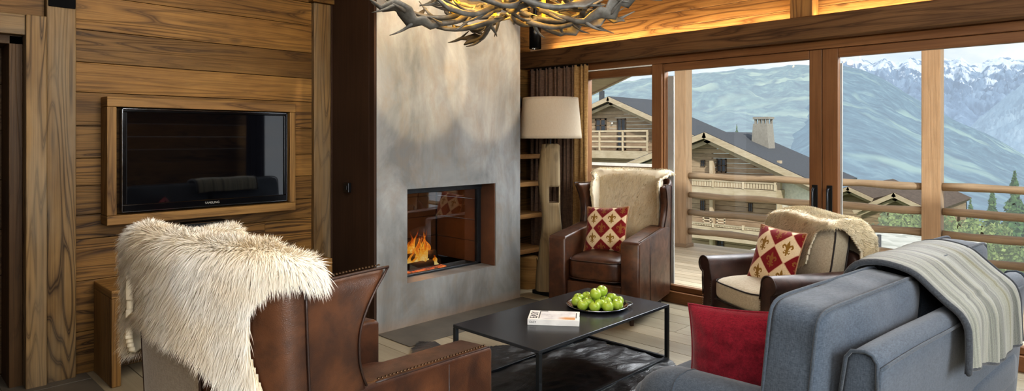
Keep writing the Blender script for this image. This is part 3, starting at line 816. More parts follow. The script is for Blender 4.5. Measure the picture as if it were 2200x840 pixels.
for c, h in (((.03, 0, .93), (.045, .2, .075)), ((.055, -.02, .46), (.05, .06, .06))):
    cu = hole(c, h); cu.rotation_euler = (0, 0, AZ); cu.location = (-3.90, 4.545, 0) if False else (0, 0, 0)
    trunk.parent = None; bpy.context.view_layer.update()
    md = trunk.modifiers.new('b', 'BOOLEAN'); md.object = cu; md.operation = 'DIFFERENCE'; md.solver = 'EXACT'
    bpy.context.view_layer.update(); dg = bpy.context.evaluated_depsgraph_get()
    nm = bpy.data.meshes.new_from_object(trunk.evaluated_get(dg), preserve_all_data_layers=True, depsgraph=dg)
    trunk.modifiers.clear(); trunk.data = nm; bpy.data.objects.remove(cu)
    trunk.parent = lp
m = MB(); rows = []
for i in range(13):
    s = i/12; r = .292+(.258-.292)*s; rows.append([(r*math.cos(a), r*math.sin(a), 1.452+.378*s) for a in [AZ+PI/2+2*PI*q/48 for q in range(49)]])
m.grid(rows, uvs=2); m.build('lamp_shade', M['shade'], lp, smooth=True, solid=(.003, 0))
m = MB(); m.lathe([(.008, 1.38), (.008, 1.49), (.018, 1.5), (.02, 1.56), (.012, 1.6), (0, 1.6)], 12); m.build('socket', M['black'], lp)
m = MB(); m.tube([(0, 0, 1.70), (0, 0, 1.81)], .006, 8)
for k in range(3):
    a = 2*PI*k/3; m.tube([(0, 0, 1.8), (.26*math.cos(a), .26*math.sin(a), 1.825)], .003, 6)
m.build('shade_spider', M['black'], lp)
m = MB(); cushion(m, (.035, .035, .045), 2.2, 8, (0, 0, 1.64)); m.build('bulb', M['paintwhite'], lp, smooth=True)

# ================================================================== WING CHAIRS
HW, YS, BD = .385, -.42, .14
def yf(h):
    P = [(.0, -.25), (.55, -.25), (.62, -.225), (.67, -.205), (.72, -.228), (.78, -.25), (.87, -.256), (.94, -.232), (1.0, -.195), (1.06, -.15), (1.2, -.15)]
    for k in range(len(P)-1):
        if h <= P[k+1][0]:
            t = (h-P[k][0])/(P[k+1][0]-P[k][0]); g = lambda q: P[max(0, min(len(P)-1, q))][1]
            p0, p1, p2, p3 = g(k-1), g(k), g(k+1), g(k+2)
            return .5*(2*p1+(p2-p0)*t+(2*p0-5*p1+4*p2-p3)*t*t+(3*p1-p0-3*p2+p3)*t**3)
    return P[-1][1]
UB = .55
def topz(u):
    a = abs(u)
    if a < .4: return 1.10-.0*a
    if a < .62: return 1.10-.055*(a-.4)/.22
    return 1.045+.01*(a-.62)/.38
def shell(u, h, off=0.0):
    s = 1 if u >= 0 else -1; a = abs(u); flare = max(0, h-.66)/.4
    if a > UB:
        f = (a-UB)/(1-UB)
        x = s*(HW-off+.035*flare*f*f); y = YS+(yf(h)-YS)*f
        y -= .05*max(0, h-.45)*(1-f)
    else:
        q = a/UB*PI/2
        x = s*(HW-off)*math.sin(q)**.72; y = YS-(BD-off)*math.cos(q)**.72 if q < PI/2-1e-6 else YS
        y -= .05*max(0, h-.45)
    taper = 1-.05*max(0, .5-h)
    return Vector((x*taper, y, h))
def armz(y): return .655+(.40-y)*.075
def nails(pts, r=.0055):
    mb = MB()
    for p in pts:
        b = len(mb.v); p = Vector(p)
        for rr, zz in ((1, 0), (.75, .55), (0.01, .8)):
            for k in range(6):
                a = PI*k/3; mb.v.append((p.x+r*rr*math.cos(a), p.y+r*rr*math.sin(a), p.z+r*zz))
        for i in range(2):
            for k in range(6): mb.face((b+i*6+k, b+i*6+(k+1) % 6, b+(i+1)*6+(k+1) % 6, b+(i+1)*6+k))
        mb.face([b+12+k for k in range(6)])
    return mb
def make_wing_chair(label, loc, rz):
    r = thing('wing_chair', label, 'armchair', loc, rz, None)
    us = [-1+2*i/48 for i in range(49)]
    m = MB(); rows = []
    for k in range(19):
        s = k/18; rows.append([shell(u, .11+(topz(u)-.11)*s) for u in us])
    m.grid(rows)
    bk = m.build('backrest', M['leather'], r, smooth=True, solid=(.055, 1), sub=1)
    # solidify toward the inside: make sure outer face keeps its place
    me = bk.data; c = sum((p.center for p in me.polygons), Vector())/len(me.polygons)
    mid = me.polygons[len(me.polygons)//2+24]
    nsum = sum((p.normal.dot(Vector((p.center.x, p.center.y+.1, 0))) for p in me.polygons))
    bk.modifiers['solid'].offset = -1 if nsum > 0 else 1
    # linen panel on the rear
    m = MB(); uu = [-.34+.39*i/16 for i in range(17)]
    m.grid([[shell(u, .13+(.92)*s/14, -.006) for u in uu] for s in range(15)])
    p = m.build('rear_panel', M['taupe'], r, smooth=True, solid=(.004, 0)); p['label'] = 'taupe linen rear panel'
    m = MB()
    for u0 in (-.34, .05): m.tube([shell(u0, .13+.92*s/14, -.008) for s in range(15)], .005, 6)
    m.build('rear_piping', M['leatherseam'], r, smooth=True)
    # inner padded back
    m = MB(); cushion(m, (.275, .045, .33), 6, 14, (0, -.51, .74), Matrix.Rotation(.09, 3, 'X')); m.build('inner_back_pad', M['leather'], r, smooth=True)
    for s in (-1, 1):
        m = MB(); poly = [(-.40, .10), (.415, .10), (.42, .12), (.42, .635), (.41, .650), (.39, .655), (.2, armz(.2)), (.0, armz(0)), (-.2, armz(-.2)), (-.30, .70), (-.40, .68)]
        b = len(m.v)
        m.prism(poly, s*.235, s*(HW+.004), axis=0, g=0)
        arm = m.build('armrest', M['leather'], r, bevel=.022, bseg=4, smooth=True)
        pts = [(s*(HW-.012), y, armz(y)+.0005) for y in np.arange(-.16, .40, .0165)]
        nails(pts).build('nailhead_trim', M['brass'], arm)
        m = MB()
        for yy in (.16,): m.tube([(s*(HW+.004), yy, .11), (s*(HW+.005), yy, .45), (s*(HW+.002), yy, armz(yy)-.02)], .0035, 6)
        m.tube([(s*(HW-.003), y, armz(y)-.006) for y in np.linspace(-.18, .40, 10)], .004, 6)
        m.build('seam', M['leatherseam'], arm, smooth=True)
        # wing edge welt and nails
        m = MB(); e = [shell(s*.985, h, -.001) for h in np.linspace(.70, topz(1), 14)]+[shell(s*u, topz(u), -.003)+Vector((0, 0, .0)) for u in np.linspace(.985, .62, 12)]
        m.tube(e, .0042, 6); wl = m.build('wing_welt', M['leatherseam'], r, smooth=True)
        L = [shell(s*u, topz(u), .028)+Vector((0, 0, .002)) for u in np.linspace(.97, .62, 22)]
        nails(L).build('nailhead_trim', M['brass'], wl)
        m = MB(); m.tube([shell(s*.56, h, -.003) for h in np.linspace(.13, 1.035, 16)], .0045, 6); m.build('seam', M['leatherseam'], wl, smooth=True)
    m = MB(); m.box((-.235, -.33, .10), (.235, .395, .30), 0); m.build('seat_base', M['leather'], r, bevel=.012, bseg=3)
    m = MB(); cushion(m, (.238, .345, .10), 6, 14, (0, .07, .40), puff=.025, wr=.006); m.build('seat_cushion', M['leather'], r, smooth=True)
    m = MB()
    for dz in (.07, -.075): m.tube([(x, y+.07, .40+dz) for x, y in squircle(.237, .344, 6)], .005, 6)
    m.build('seat_welt', M['leatherseam'], r, smooth=True)
    for sx in (-.31, .31):
        for sy in (-.33, .37):
            m = MB(); m.tube([(sx, sy, 0), (sx, sy, .105)], [.017, .026], 4); m.build('leg', M['legwood'], r, bevel=.002)
    return r
A_LOC, A_RZ = (-3.17, 4.49, 0), math.radians(193.9)
C_LOC, C_RZ = (-2.09, 1.25, 0), math.radians(9.0)
make_wing_chair('brown leather wing chair by the window, tapestry cushion on its seat', A_LOC, A_RZ)
make_wing_chair('brown leather wing chair seen from behind, long white sheepskin over its back', C_LOC, C_RZ)

# pelts over the wing chairs: u along the back, t = distance over the crest (t<0 inside, t>0 outside)
def over(u, t, lift_out=.02, lift_in=.0, sag=0.0):
    tz = topz(u)+.012; th = .062
    lift_in = lift_in*max(.25, min(1, 1-(abs(u)-.42)/.16))
    def pt(t):
        if t < -.045:
            d = -t-.045; h = tz-d; p = shell(u, min(h, topz(u)), th+lift_in); p.z = h; n = Vector((-p.x*.7, 1, .15)); return p, n.normalized()
        if t > .045:
            d = t-.045; h = tz-d; p = shell(u, min(h, topz(u)), -lift_out); p.z = h
            q = shell(u, min(h, topz(u)), -lift_out-.02); n = Vector((q.x-p.x, q.y-p.y, 0)); n = n.normalized()+Vector((0, 0, .12))
            fl = n.normalized()
            p = p+Vector((fl.x, fl.y, 0))*sag*math.sin(u*19+1)*min(1, d*3)
            return p, fl
        a = (t+.045)/.09*PI
        pi_, ni = shell(u, topz(u), th+lift_in), None; po = shell(u, topz(u), -lift_out)
        w = (1-math.cos(a))/2
        p = pi_.lerp(po, w); p.z = tz+.03*math.sin(a)
        d = (po-pi_).normalized(); n = (d*(-math.cos(a))+Vector((0, 0, 1))*math.sin(a)).normalized()
        return p, n
    return pt(t)
polyC = [(-.95, -.28), (.55, -.28), (.64, -.04), (.62, .05), (.45, .06), (.34, .09), (.28, .14), (.265, .28), (.33, .40), (.36, .47), (.28, .50), (.19, .46), (.15, .34), (.08, .27), (-.08, .25), (-.22, .28), (-.27, .27), (-.14, .235), (-.13, .12), (-.20, .075),
         (-.31, .09), (-.335, .25), (-.32, .36), (-.36, .42), (-.46, .40), (-.50, .25), (-.56, .1), (-.8, .07), (-.97, .03)]
usC = [-.98+1.66*i/150 for i in range(151)]; tsC = [-.30+.82*i/150 for i in range(151)]
drape('sheepskin', 'long-haired white sheepskin draped over the back of the chair seen from behind', C_LOC, C_RZ,
      lambda u, t: over(u, t, .016+.012*math.sin(u*14+.5)*min(1, max(0, t)*3)+0, .01, .012), usC, tsC, lambda u, t: in_poly(u, t, polyC), 140000, .042, .0011, M['fur'], stand=.42, seed=2, thick=.02)
polyA = [(-.60, .0), (-.3, .045), (.3, .05), (.60, .0), (.76, -.06), (.84, -.14), (.82, -.3), (.70, -.62), (-.70, -.62), (-.82, -.3), (-.84, -.14), (-.76, -.06)]
def overA(u, t):
    p, n = over(u, t, .012, .062, 0)
    if t > -.12: p.z += .012
    return p, n
usA = [-.9+1.8*i/100 for i in range(101)]; tsA = [-.65+.8*i/60 for i in range(61)]
drape('sheepskin', 'short-haired cream sheepskin covering the inner back of the chair by the window', A_LOC, A_RZ, overA, usA, tsA, lambda u, t: in_poly(u, t, polyA), 40000, .024, .0013, M['fur_cream'], stand=.5, seed=3, thick=.02)

# ================================================================== LOW ARMCHAIR
B_LOC, B_RZ = Vector((-1.80, 4.60, 0)), math.radians(149)
ac = thing('armchair', 'low brown leather club chair with cream cushions and rolled arms', 'armchair', B_LOC, B_RZ)
def arm_prof(s):
    P = []
    cx_, cz_, rr = .375, .505, .062
    P += [(.285, .10), (.285, .40)]
    for k in range(15):
        a = PI*1.05-k*(PI*1.45)/14
        P.append((cx_+rr*math.cos(a)*1.15, cz_+rr*math.sin(a)))
    P += [(.40, .40), (.392, .28), (.40, .10)]
    return [(s*x, z) for x, z in P]
for s in (-1, 1):
    m = MB(); m.prism(arm_prof(s), -.36, .37, axis=1); a_ = m.build('armrest', M['leather_b'], ac, bevel=.01, bseg=3, smooth=True)
    m = MB(); P = arm_prof(s); m.tube([(x, .372, z) for x, z in P[1:-1]], .006, 6); m.build('arm_welt', M['leatherseam'], a_, smooth=True)
    nails([(s*.292, .372, z) for z in np.arange(.12, .42, .016)]).build('nailhead_trim', M['brass'], a_)
    nails([(s*.396, .372, z) for z in np.arange(.12, .3, .016)]).build('nailhead_trim', M['brass'], a_)
m = MB(); m.box((-.29, -.40, .10), (.29, .35, .27), 0); m.build('seat_base', M['leather_b'], ac, bevel=.012, bseg=3)
m = MB(); cushion(m, (.33, .05, .22), 5, 14, (0, -.375, .46), Matrix.Rotation(.14, 3, 'X')); m.build('backrest', M['leather_b'], ac, smooth=True)
m = MB(); cushion(m, (.282, .36, .085), 5, 16, (0, .035, .355), puff=.03, wr=.005)
o = m.build('seat_cushion', M['cream'], ac, smooth=True); o['label'] = 'cream linen seat cushion'
m = MB()
for dz in (.06, -.062): m.tube([(x, y+.035, .355+dz) for x, y in squircle(.281, .359, 5)], .005, 6)
m.build('cushion_piping', M['piping_dark'], o, smooth=True)
RB = Matrix.Rotation(.17, 3, 'X'); m = MB(); cushion(m, (.295, .085, .225), 5, 16, (0, -.255, .665), RB, puff=.035, wr=.008)
o = m.build('back_cushion', M['cream'], ac, smooth=True); o['label'] = 'cream linen back cushion'
m = MB()
for dy in (.058, -.058):
    m.tube([tuple(RB @ Vector((x, dy, z))+Vector((0, -.255, .665))) for x, z in squircle(.294, .224, 5)], .0055, 6)
m.build('cushion_piping', M['piping_dark'], o, smooth=True)
for sx in (-.33, .33):
    for sy in (-.36, .33):
        m = MB(); m.tube([(sx, sy, 0), (sx, sy, .105)], [.016, .026], 8); m.build('leg', M['legwood'], ac)
# fleece over the back of the low chair
def overB(u, t):      # u metres across, t over the crest (t<0 front)
    z0, y0, hy = .885, -.285, .10
    if t < -.14:
        d = -t-.14; p = Vector((u, y0+hy+.02+d*.17, z0-d)); n = Vector((0, 1, .2))
    elif t > .14:
        d = t-.14; p = Vector((u, y0-hy-.075-.0*d, z0-.02-d)); n = Vector((0, -1, .1))
    else:
        a = (t+.14)/.28*PI; p = Vector((u, y0+hy+.02-(2*hy+.095)*(1-math.cos(a))/2, z0+.035*math.sin(a)-.02*(t+.14)/.28)); n = Vector((0, math.cos(a), math.sin(a)+.05))
    e = abs(u)/.30
    if e > 1: p.x = math.copysign(.30+.06*min(1, (abs(u)-.30)/.08), u); p.z -= 1.0*(abs(u)-.30); n += Vector((math.copysign(1.2, u), 0, 0))
    p.z += .012*math.sin(u*11)-.02*min(1, e*e)
    return p, n.normalized()
polyB = [(-.70, .22), (-.58, .34), (-.38, .45), (-.30, .5), (-.2, .5), (.3, .5), (.40, .3), (.38, .05), (.36, -.10), (.33, -.36), (.1, -.40), (0, -.42), (-.08, -.46), (-.14, -.43), (-.16, -.30), (-.20, -.20), (-.25, -.17), (-.30, -.16), (-.36, -.05), (-.50, .02), (-.68, .04), (-.72, .1)]
usB = [-.74+1.2*i/170 for i in range(171)]; tsB = [-.48+1.02*i/150 for i in range(151)]
drape('sheepskin', 'curly cream fleece thrown over the back of the low club chair', B_LOC, B_RZ, overB, usB, tsB, lambda u, t: in_poly(u, t, polyB), 60000, .027, .0016, M['fur_cream'], curl=.009, stand=.6, seed=5, thick=.018)

# ================================================================== TAPESTRY CUSHIONS
def seg_d(px, py, ax, ay, bx_, by_):
    vx, vy = bx_-ax, by_-ay; t = max(0, min(1, ((px-ax)*vx+(py-ay)*vy)/(vx*vx+vy*vy))); return math.hypot(px-ax-vx*t, py-ay-vy*t)
def fleur(x, y):        # motif in a unit box, y up
    if abs(x) > .5 or abs(y) > .6: return False
    s = (y+.12)/.62
    if 0 <= s <= 1 and abs(x) < .125*math.sin(PI*min(1, s*.96+.04))**.8*(1.15-.5*s): return True
    ax = abs(x)
    C = [(.06, -.10), (.10, .06), (.18, .17), (.28, .19), (.35, .12), (.34, .03), (.28, .0)]
    for i, ((a, b), (c, d)) in enumerate(zip(C, C[1:])):
        if seg_d(ax, y, a, b, c, d) < (.035, .05, .06, .055, .045, .035)[i]: return True
    if abs(y+.13) < .032 and ax < .20: return True
    C = [(.05, -.17), (.10, -.27), (.17, -.30), (.22, -.25)]
    for (a, b), (c, d) in zip(C, C[1:]):
        if seg_d(ax, y, a, b, c, d) < .035: return True
    if -.44 < y < -.15 and ax < .05*(1-(abs(y+.30)/.2)**2)+.012: return True
    return False
def tapestry(u, v, dx, dy, per):
    """u,v in 0..1 ; diamonds with light ones centred on (dx,dy)+k*per"""
    a = (u-dx)/per; b = (v-dy)/per
    p, q = a+b, a-b
    i, j = math.floor(p+.5), math.floor(q+.5)
    light = (i+j) % 2 == 0
    fp_, fq = p-i, q-j
    cx_, cy_ = (fp_+fq)/2, (fp_-fq)/2
    edge = min(.5-abs(fp_), .5-abs(fq))
    f = fleur(cx_*1.9, cy_*1.75)
    if light: return lin('#8c6a2e') if f else lin('#ddc9a6')
    if edge < .03: return lin('#c9a184')
    return lin('#8a5a30') if f else lin('#7a1f22')
def pillow(name, label, w, h, th, mat, loc, rotm, colf=None, n=84, trim=None, cat='cushion', wr=0.0):
    r = bpy.data.objects.new(name, None); COL.objects.link(r); r.empty_display_size = .1
    r.matrix_world = Matrix.Translation(loc) @ rotm.to_4x4(); tag(r, label, cat)
    def P(i, j, s):
        u, v = 2*i/n-1, 2*j/n-1
        b = ((1-abs(u)**2.6)*(1-abs(v)**2.6))**.55 if abs(u) < 1 and abs(v) < 1 else 0
        pin = 1-.07*(1-v*v)*abs(u)**1.5; pin2 = 1-.07*(1-u*u)*abs(v)**1.5
        z = s*th*b
        if wr: z += wr*mnoise.noise(Vector((u*4, v*4, s)))*b+wr*.8*mnoise.noise(Vector((u*9, v*3, 3)))*b**.4
        return (u*w/2*pin, v*h/2*pin2, z)
    mb = MB()
    for s in (1, -1):
        rows = [[P(i, j, s) for i in range(n+1)] for j in range(n+1)]
        mb.grid(rows, colf=(lambda j, i: colf((i+.5)/n, (j+.5)/n)) if colf and s == 1 else (lambda j, i: lin('#7a1f22')))
    mb.build('cover', mat, r, smooth=True)
    m = MB(); e = [P(i, 0, 1) for i in range(n+1)]+[P(n, j, 1) for j in range(n+1)]+[P(i, n, 1) for i in range(n, -1, -1)]+[P(0, j, 1) for j in range(n, -1, -1)]
    e = e[::3]
    m.tube(e+[e[0]], .005, 6); m.build('edge_cord', trim or mat, r, smooth=True)
    return r
def frame_rot(zax, up=(0, 0, 1), roll=0.0):
    z = Vector(zax).normalized(); x = Vector(up).cross(z).normalized(); y = z.cross(x)
    return Matrix((x, y, z)).transposed() @ Matrix.Rotation(roll, 3, 'Z')
M['cord'] = plain('pale_cord', '#a98264', .9)
fa = Vector((-math.sin(A_RZ), math.cos(A_RZ), 0)); la = Vector((math.cos(A_RZ), math.sin(A_RZ), 0))
pillow('tapestry_cushion', 'red and cream fleur-de-lis cushion upright on the wing chair by the window', .405, .385, .055, M['pillow'],
       Vector(A_LOC)+fa*.05+la*.03+Vector((0, 0, .685)), frame_rot(fa+Vector((-.18, 0, .28)), roll=.08), lambda u, v: tapestry(u, v, .25, .28, .44), trim=M['cord'], n=130)
fb = Vector((-math.sin(B_RZ), math.cos(B_RZ), 0)); lb_ = Vector((math.cos(B_RZ), math.sin(B_RZ), 0))
pillow('tapestry_cushion', 'red and cream fleur-de-lis cushion tilted in the seat of the low club chair', .37, .40, .06, M['pillow'],
       B_LOC+fb*.07-lb_*.055+Vector((0, 0, .625)), frame_rot(fb-lb_*.30+Vector((0, 0, .34)), roll=-.07), lambda u, v: tapestry(u, v, .27, .15, .52), trim=M['cord'], n=130)

# ================================================================== SOFA
S_LOC, S_RZ = Vector((-.915, 3.442, 0)), math.radians(84.3)
so = thing('sofa', 'long blue-grey upholstered sofa seen from behind', 'sofa', S_LOC, S_RZ)
SX0, SX1 = -1.20, .66
def back_prof():   # (y,z) of the back frame
    return [(-.435, .10), (-.475, .66), (-.476, .755), (-.462, .778), (-.44, .785), (-.40, .778), (-.383, .755), (-.36, .60), (-.30, .42), (-.28, .10)]
m = MB()
P = back_prof(); nseg = 24; rows = []
for k in range(nseg+1):
    x = SX0+(SX1-SX0)*k/nseg; rows.append([(x, y, z+.004*math.sin(x*5)*(z > .7)) for y, z in P])
m.grid(rows)
m.face([i for i in range(len(P))][::-1]); m.face([nseg*len(P)+i for i in range(len(P))])
m.build('back_frame', M['sofa'], so, bevel=.014, bseg=3, smooth=True)
m = MB(); m.tube([(SX0-.004, y, z) for y, z in P[1:8]], .0065, 8); m.tube([(SX0+(SX1-SX0)*k/30, -.482, .735+.004*math.sin(k*.37)) for k in range(31)], .006, 8)
m.tube([(SX0, -.438, .12), (SX0, -.478, .66), (SX0, -.482, .735)], .006, 8); m.tube([(SX1+.004, y, z) for y, z in P[1:8]], .0065, 8)
m.build('frame_piping', M['sofa_piping'], so, smooth=True)
for s, x0, x1 in ((-1, SX0-.08, SX0+.12), (1, SX1-.12, SX1+.08)):
    m = MB(); c0 = (x0+x1)/2; rows = []
    for k in range(15):
        y = -.40+.80*k/14; hh = .565-.045*(k/14)
        f = 1 if k < 12 else (1, .97, .86)[k-12]
        hz = hh-(0 if k < 12 else (0, .012, .045)[k-12])
        prof = [(-.10, .10), (-.10, hz-.09), (-.098, hz-.05), (-.08, hz-.018), (-.05, hz), (0, hz+.006), (.05, hz), (.08, hz-.018), (.098, hz-.05), (.10, hz-.09), (.10, .10)]
        rows.append([(c0+x*f, y, z) for x, z in prof])
    m.grid(rows); m.face([14*11+i for i in range(11)]); m.face([i for i in range(11)][::-1])
    a_ = m.build('armrest', M['sofa'], so, smooth=True, bevel=.01)
    m = MB(); m.tube([(c0+x*1.01, y, z) for (x, y, z) in [(p[0]-c0, p[1]-.06, p[2]+.002) for p in rows[12]]], .005, 6); m.build('arm_piping', M['sofa_piping'], a_, smooth=True)
m = MB(); m.box((SX0+.1, -.38, .10), (SX1-.1, .42, .27), 0); m.build('seat_base', M['sofa'], so, bevel=.02, bseg=3)
for i in range(2):
    xa = SX0-.06+i*((SX1-SX0+.12)/2); xb = xa+(SX1-SX0+.12)/2; inner = Vector(((xa+xb)/2, .0, .345))
    def tcush(p, i=i, xa=xa, xb=xb):
        # T shape: narrow behind the arm, full width in front of it
        if p.y < .30:
            lim = SX0+.125-inner.x if i == 0 else None
            if i == 0 and p.x < lim: p.x = lim
            lim2 = SX1-.125-inner.x
            if i == 1 and p.x > lim2: p.x = lim2
        return p
    m = MB(); cushion(m, ((xb-xa)/2-.004, .49, .085), 7, 22, (inner.x, .02, inner.z), puff=.02, wr=.006, seed=i*9, shape=tcush); m.build('seat_cushion', M['sofa'], so, smooth=True)
nb = 2; bw = (SX1-SX0-.02)/nb
RBk = Matrix.Rotation(.10, 3, 'X')
for i in range(nb):
    x0 = SX0-.045+i*(bw+.055); xc = x0+bw/2; c = Vector((xc-.03, -.225, .675)); hh = .225+.035*i
    def bend(p, xc=xc):
        return p
    m = MB(); cushion(m, (bw/2-.004, .10, hh), 10, 28, c, RBk, wr=.016, seed=3+i*7, puff=.04)
    o = m.build('back_cushion', M['sofa'], so, smooth=True)
    m = MB()
    for dy in (.078, -.078):
        m.tube([tuple(RBk @ Vector((x, dy, z))+c) for x, z in squircle(bw/2-.002, hh+.003, 11, 120)], .006, 8)
    m.build('cushion_piping', M['sofa_piping'], o, smooth=True)
for sx in (SX0+.05, SX1-.05):
    for sy in (-.42, .36):
        m = MB(); m.tube([(sx, sy, 0), (sx, sy, .11)], [.02, .028], 10); m.build('leg', M['legwood'], so)
# red cushion
R_S = Matrix.Rotation(S_RZ, 3, 'Z')
pillow('red_cushion', 'plain dark red square cushion leaning in the near corner of the sofa', .42, .36, .08, M['red'],
       Vector((-1.115, 2.475, .59)), frame_rot((.30, -1, .10), roll=.03), None, n=48, wr=.007)
# throw over the back
th = thing('throw_blanket', 'pale striped wool throw with dark hem hanging over the sofa back', 'blanket', S_LOC, S_RZ)
path = [(-.06, .78), (-.085, .865), (-.125, .92), (-.185, .938), (-.25, .937), (-.33, .915), (-.395, .86), (-.44, .82), (-.485, .785), (-.510, .74), (-.516, .68), (-.519, .63), (-.521, .57)]
def sp_path(s):
    f = s*(len(path)-1); i = min(int(f), len(path)-2); t = f-i
    def g(k): return Vector(path[max(0, min(len(path)-1, k))])
    p0, p1, p2, p3 = g(i-1), g(i), g(i+1), g(i+2)
    return .5*((2*p1)+(p2-p0)*t+(2*p0-5*p1+4*p2-p3)*t*t+(3*p1-p0-3*p2+p3)*t**3)
rows = []; NR, NC = 60, 64
for i in range(NR+1):
    s = i/NR; rr = []
    for j in range(NC+1):
        q = j/NC; y, z = sp_path(s)
        x = -.52+.80*q+.05*(s-.5)*(q-.5)+.03*math.sin(s*3.0)
        w = .009*math.sin(q*13+s*2.5)*(.3+s)+.006*math.sin(q*29+1)
        hang = max(0, s-.7)/.3
        y += -abs(w)*1.2-.004; z += .006*math.sin(q*9)+.004-hang*.05*q+.008*math.sin(q*7+1)*hang
        if s < .62: z += .012*math.sin(PI*q)*1.0
        rr.append((x, y, z))
    rows.append(rr)
t = NT('striped_wool'); uv = t.n('UVMap', {}, {'uv_map': 'UVMap'}); u_ = t.n('SeparateXYZ', {0: uv}, o=0)
st_ = t.noise(t.vec(uv, (26, .4, 1)), 1, 3, .6); nb_ = t.noise(t.vec(uv, (90, 120, 1)), 1, 3, .7)
c = t.ramp(st_, [(.30, lin('#4f524f')), (.45, lin('#74776f')), (.55, lin('#8f9186')), (.68, lin('#77765f'))])
c = t.mix(.4, c, t.ramp(nb_, [(.3, (.6,)*3), (.7, (1.1,)*3)]), 'MULTIPLY')
M['throw'] = t.bsdf(c, .95, t.bump(nb_, .5, .006), Sheen_Weight=.4, Specular_IOR_Level=.1)
m = MB(); m.grid(rows, uvs=1.0); cl_ = m.build('cloth', M['throw'], th, smooth=True, solid=(.012, 0))
M['hem'] = fabric('dark_hem', '#43474c', '#32363b', 300)
m = MB()
for j in (0, NC): m.tube([Vector(rows[i][j])+Vector((0, 0, 0)) for i in range(0, NR+1, 2)], .013, 8)
m.tube([Vector(rows[NR][j]) for j in range(0, NC+1, 2)], .008, 8)
hm = m.build('hem', M['hem'], th, smooth=True); hm['label'] = 'dark charcoal hem'

# ================================================================== TABLE, BOOK, PLATE, APPLES, HIDE
ct = thing('coffee_table', 'low rectangular dark steel coffee table on a black cowhide', 'table', (-2.5, 3.075, 0))
bx('tabletop', (-.335, -.64, .352), (.335, .64, .37), M['tabletop'], ct, 1, .003)
for sx in (-1, 1):
    for sy in (-1, 1):
        bx('leg', (sx*.335, sy*.64, .008), (sx*.311, sy*.616, .352), M['steel'], ct, 2, .002)
for s in (-1, 1):
    bx('floor_rail', (s*.335, -.616, .008), (s*.311, .616, .03), M['steel'], ct, 1, .002)
    bx('floor_rail', (-.311, s*.64, .008), (.311, s*.616, .03), M['steel'], ct, 0, .002)
# hide
hp_ = [(-3.60, 2.80), (-3.52, 2.86), (-3.44, 2.87), (-3.36, 2.93), (-3.22, 3.02), (-3.12, 3.14), (-3.02, 3.20), (-2.92, 3.35), (-2.88, 3.46), (-2.82, 3.44), (-2.78, 3.55), (-2.80, 3.66), (-2.70, 3.72), (-2.60, 3.66), (-2.50, 3.72), (-2.36, 3.72), (-2.22, 3.74), (-2.05, 3.62), (-1.95, 3.45), (-1.78, 3.30),
       (-1.74, 3.0), (-1.80, 2.7), (-1.66, 2.4), (-1.62, 2.1), (-1.8, 1.95), (-2.05, 2.1), (-2.3, 2.05), (-2.5, 1.85), (-2.75, 1.8), (-2.9, 2.0), (-3.0, 2.3), (-3.2, 2.45), (-3.4, 2.55), (-3.55, 2.68)]
m = MB(); rows = []; st_ = .016
nx, ny = int(2.1/st_), int(2.05/st_)
def hz_(x, y):
    a = mnoise.noise(Vector((x*5+y*2, y*3.5-x*3, 1))); b = mnoise.noise(Vector((x*16, y*11, 4))); c = mnoise.noise(Vector((x*34, y*26, 7)))
    return .004+.014*(1-abs(a))**2+.007*(1-abs(b))+.003*c
for j in range(ny+1):
    rows.append([(-3.68+i*st_+2.5, 1.74+j*st_-2.8, hz_(-3.68+i*st_, 1.74+j*st_)) for i in range(nx+1)])
def hmask(j, i):
    x, y = -3.68+(i+.5)*st_, 1.74+(j+.5)*st_; w = mnoise.noise(Vector((x*9, y*9, 0)))*.03; v = mnoise.noise(Vector((x*9, y*9, 5)))*.03
    return in_poly(x+w, y+v, hp_)
m.grid(rows, mask=hmask); ho = m.build('cowhide_rug', M['hide'], smooth=True); me = ho.data; bpy.data.objects.remove(ho)
o = bpy.data.objects.new('cowhide_rug', me); COL.objects.link(o); o.location = (-2.5, 2.8, 0); tag(o, 'glossy black cowhide rug spread on the floor under the coffee table', 'rug')
# book
bkr = math.atan2(2.899-2.722, 2.522-2.286); bk_ = thing('book', 'thick white paperback lying on the coffee table', 'book', (-2.455, 2.895, .3705), bkr)
bx('page_block', (-.146, -.092, .003), (.146, .092, .031), M['white'], bk_, 0, .001)
m = MB(); m.box((-.149, -.096, .0), (.149, .095, .003)); m.box((-.149, -.096, .031), (.149, .095, .034)); m.box((-.149, -.0965, 0), (.149, -.092, .034)); cv = m.build('cover', M['white'], bk_, bevel=.001)
def cover_pat():
    t = NT('cover_photo'); co = t.n('TexCoord', {}, o=3); a = t.noise(t.vec(co, (1, 1.4, 1)), 16, 4, .6); sx = t.n('SeparateXYZ', {0: co}, o=0); sy = t.n('SeparateXYZ', {0: co}, o=1)
    c = t.ramp(a, [(.3, lin('#a8a8b0')), (.45, lin('#d9dade')), (.7, lin('#eceef0'))])
    w = t.math('MULTIPLY', t.n('MapRange', {0: sx, 1: .02, 2: .07, 3: 0.0, 4: 1.0}), t.n('MapRange', {0: sy, 1: -.02, 2: -.05, 3: 0.0, 4: 1.0}))
    c = t.mix(w, c, lin('#cf9a66')); return t.bsdf(c, .35)
bx('cover_photo', (-.075, -.082, .034), (.125, .085, .0344), cover_pat(), cv, 0, 0)
m = MB(); m.box((-.088, -.075, .034), (-.082, .085, .0345)); m.box((-.082, .075, .034), (-.04, .088, .0348)); m.box((.128, -.05, .034), (.133, .06, .0345)); m.build('rule_lines', M['ink'], cv)
text('title_lettering', 'EASY', .062, M['ink'], cv, Matrix.Translation((-.115, -.005, .0344)) @ Matrix.Rotation(PI/2, 4, 'Z'))
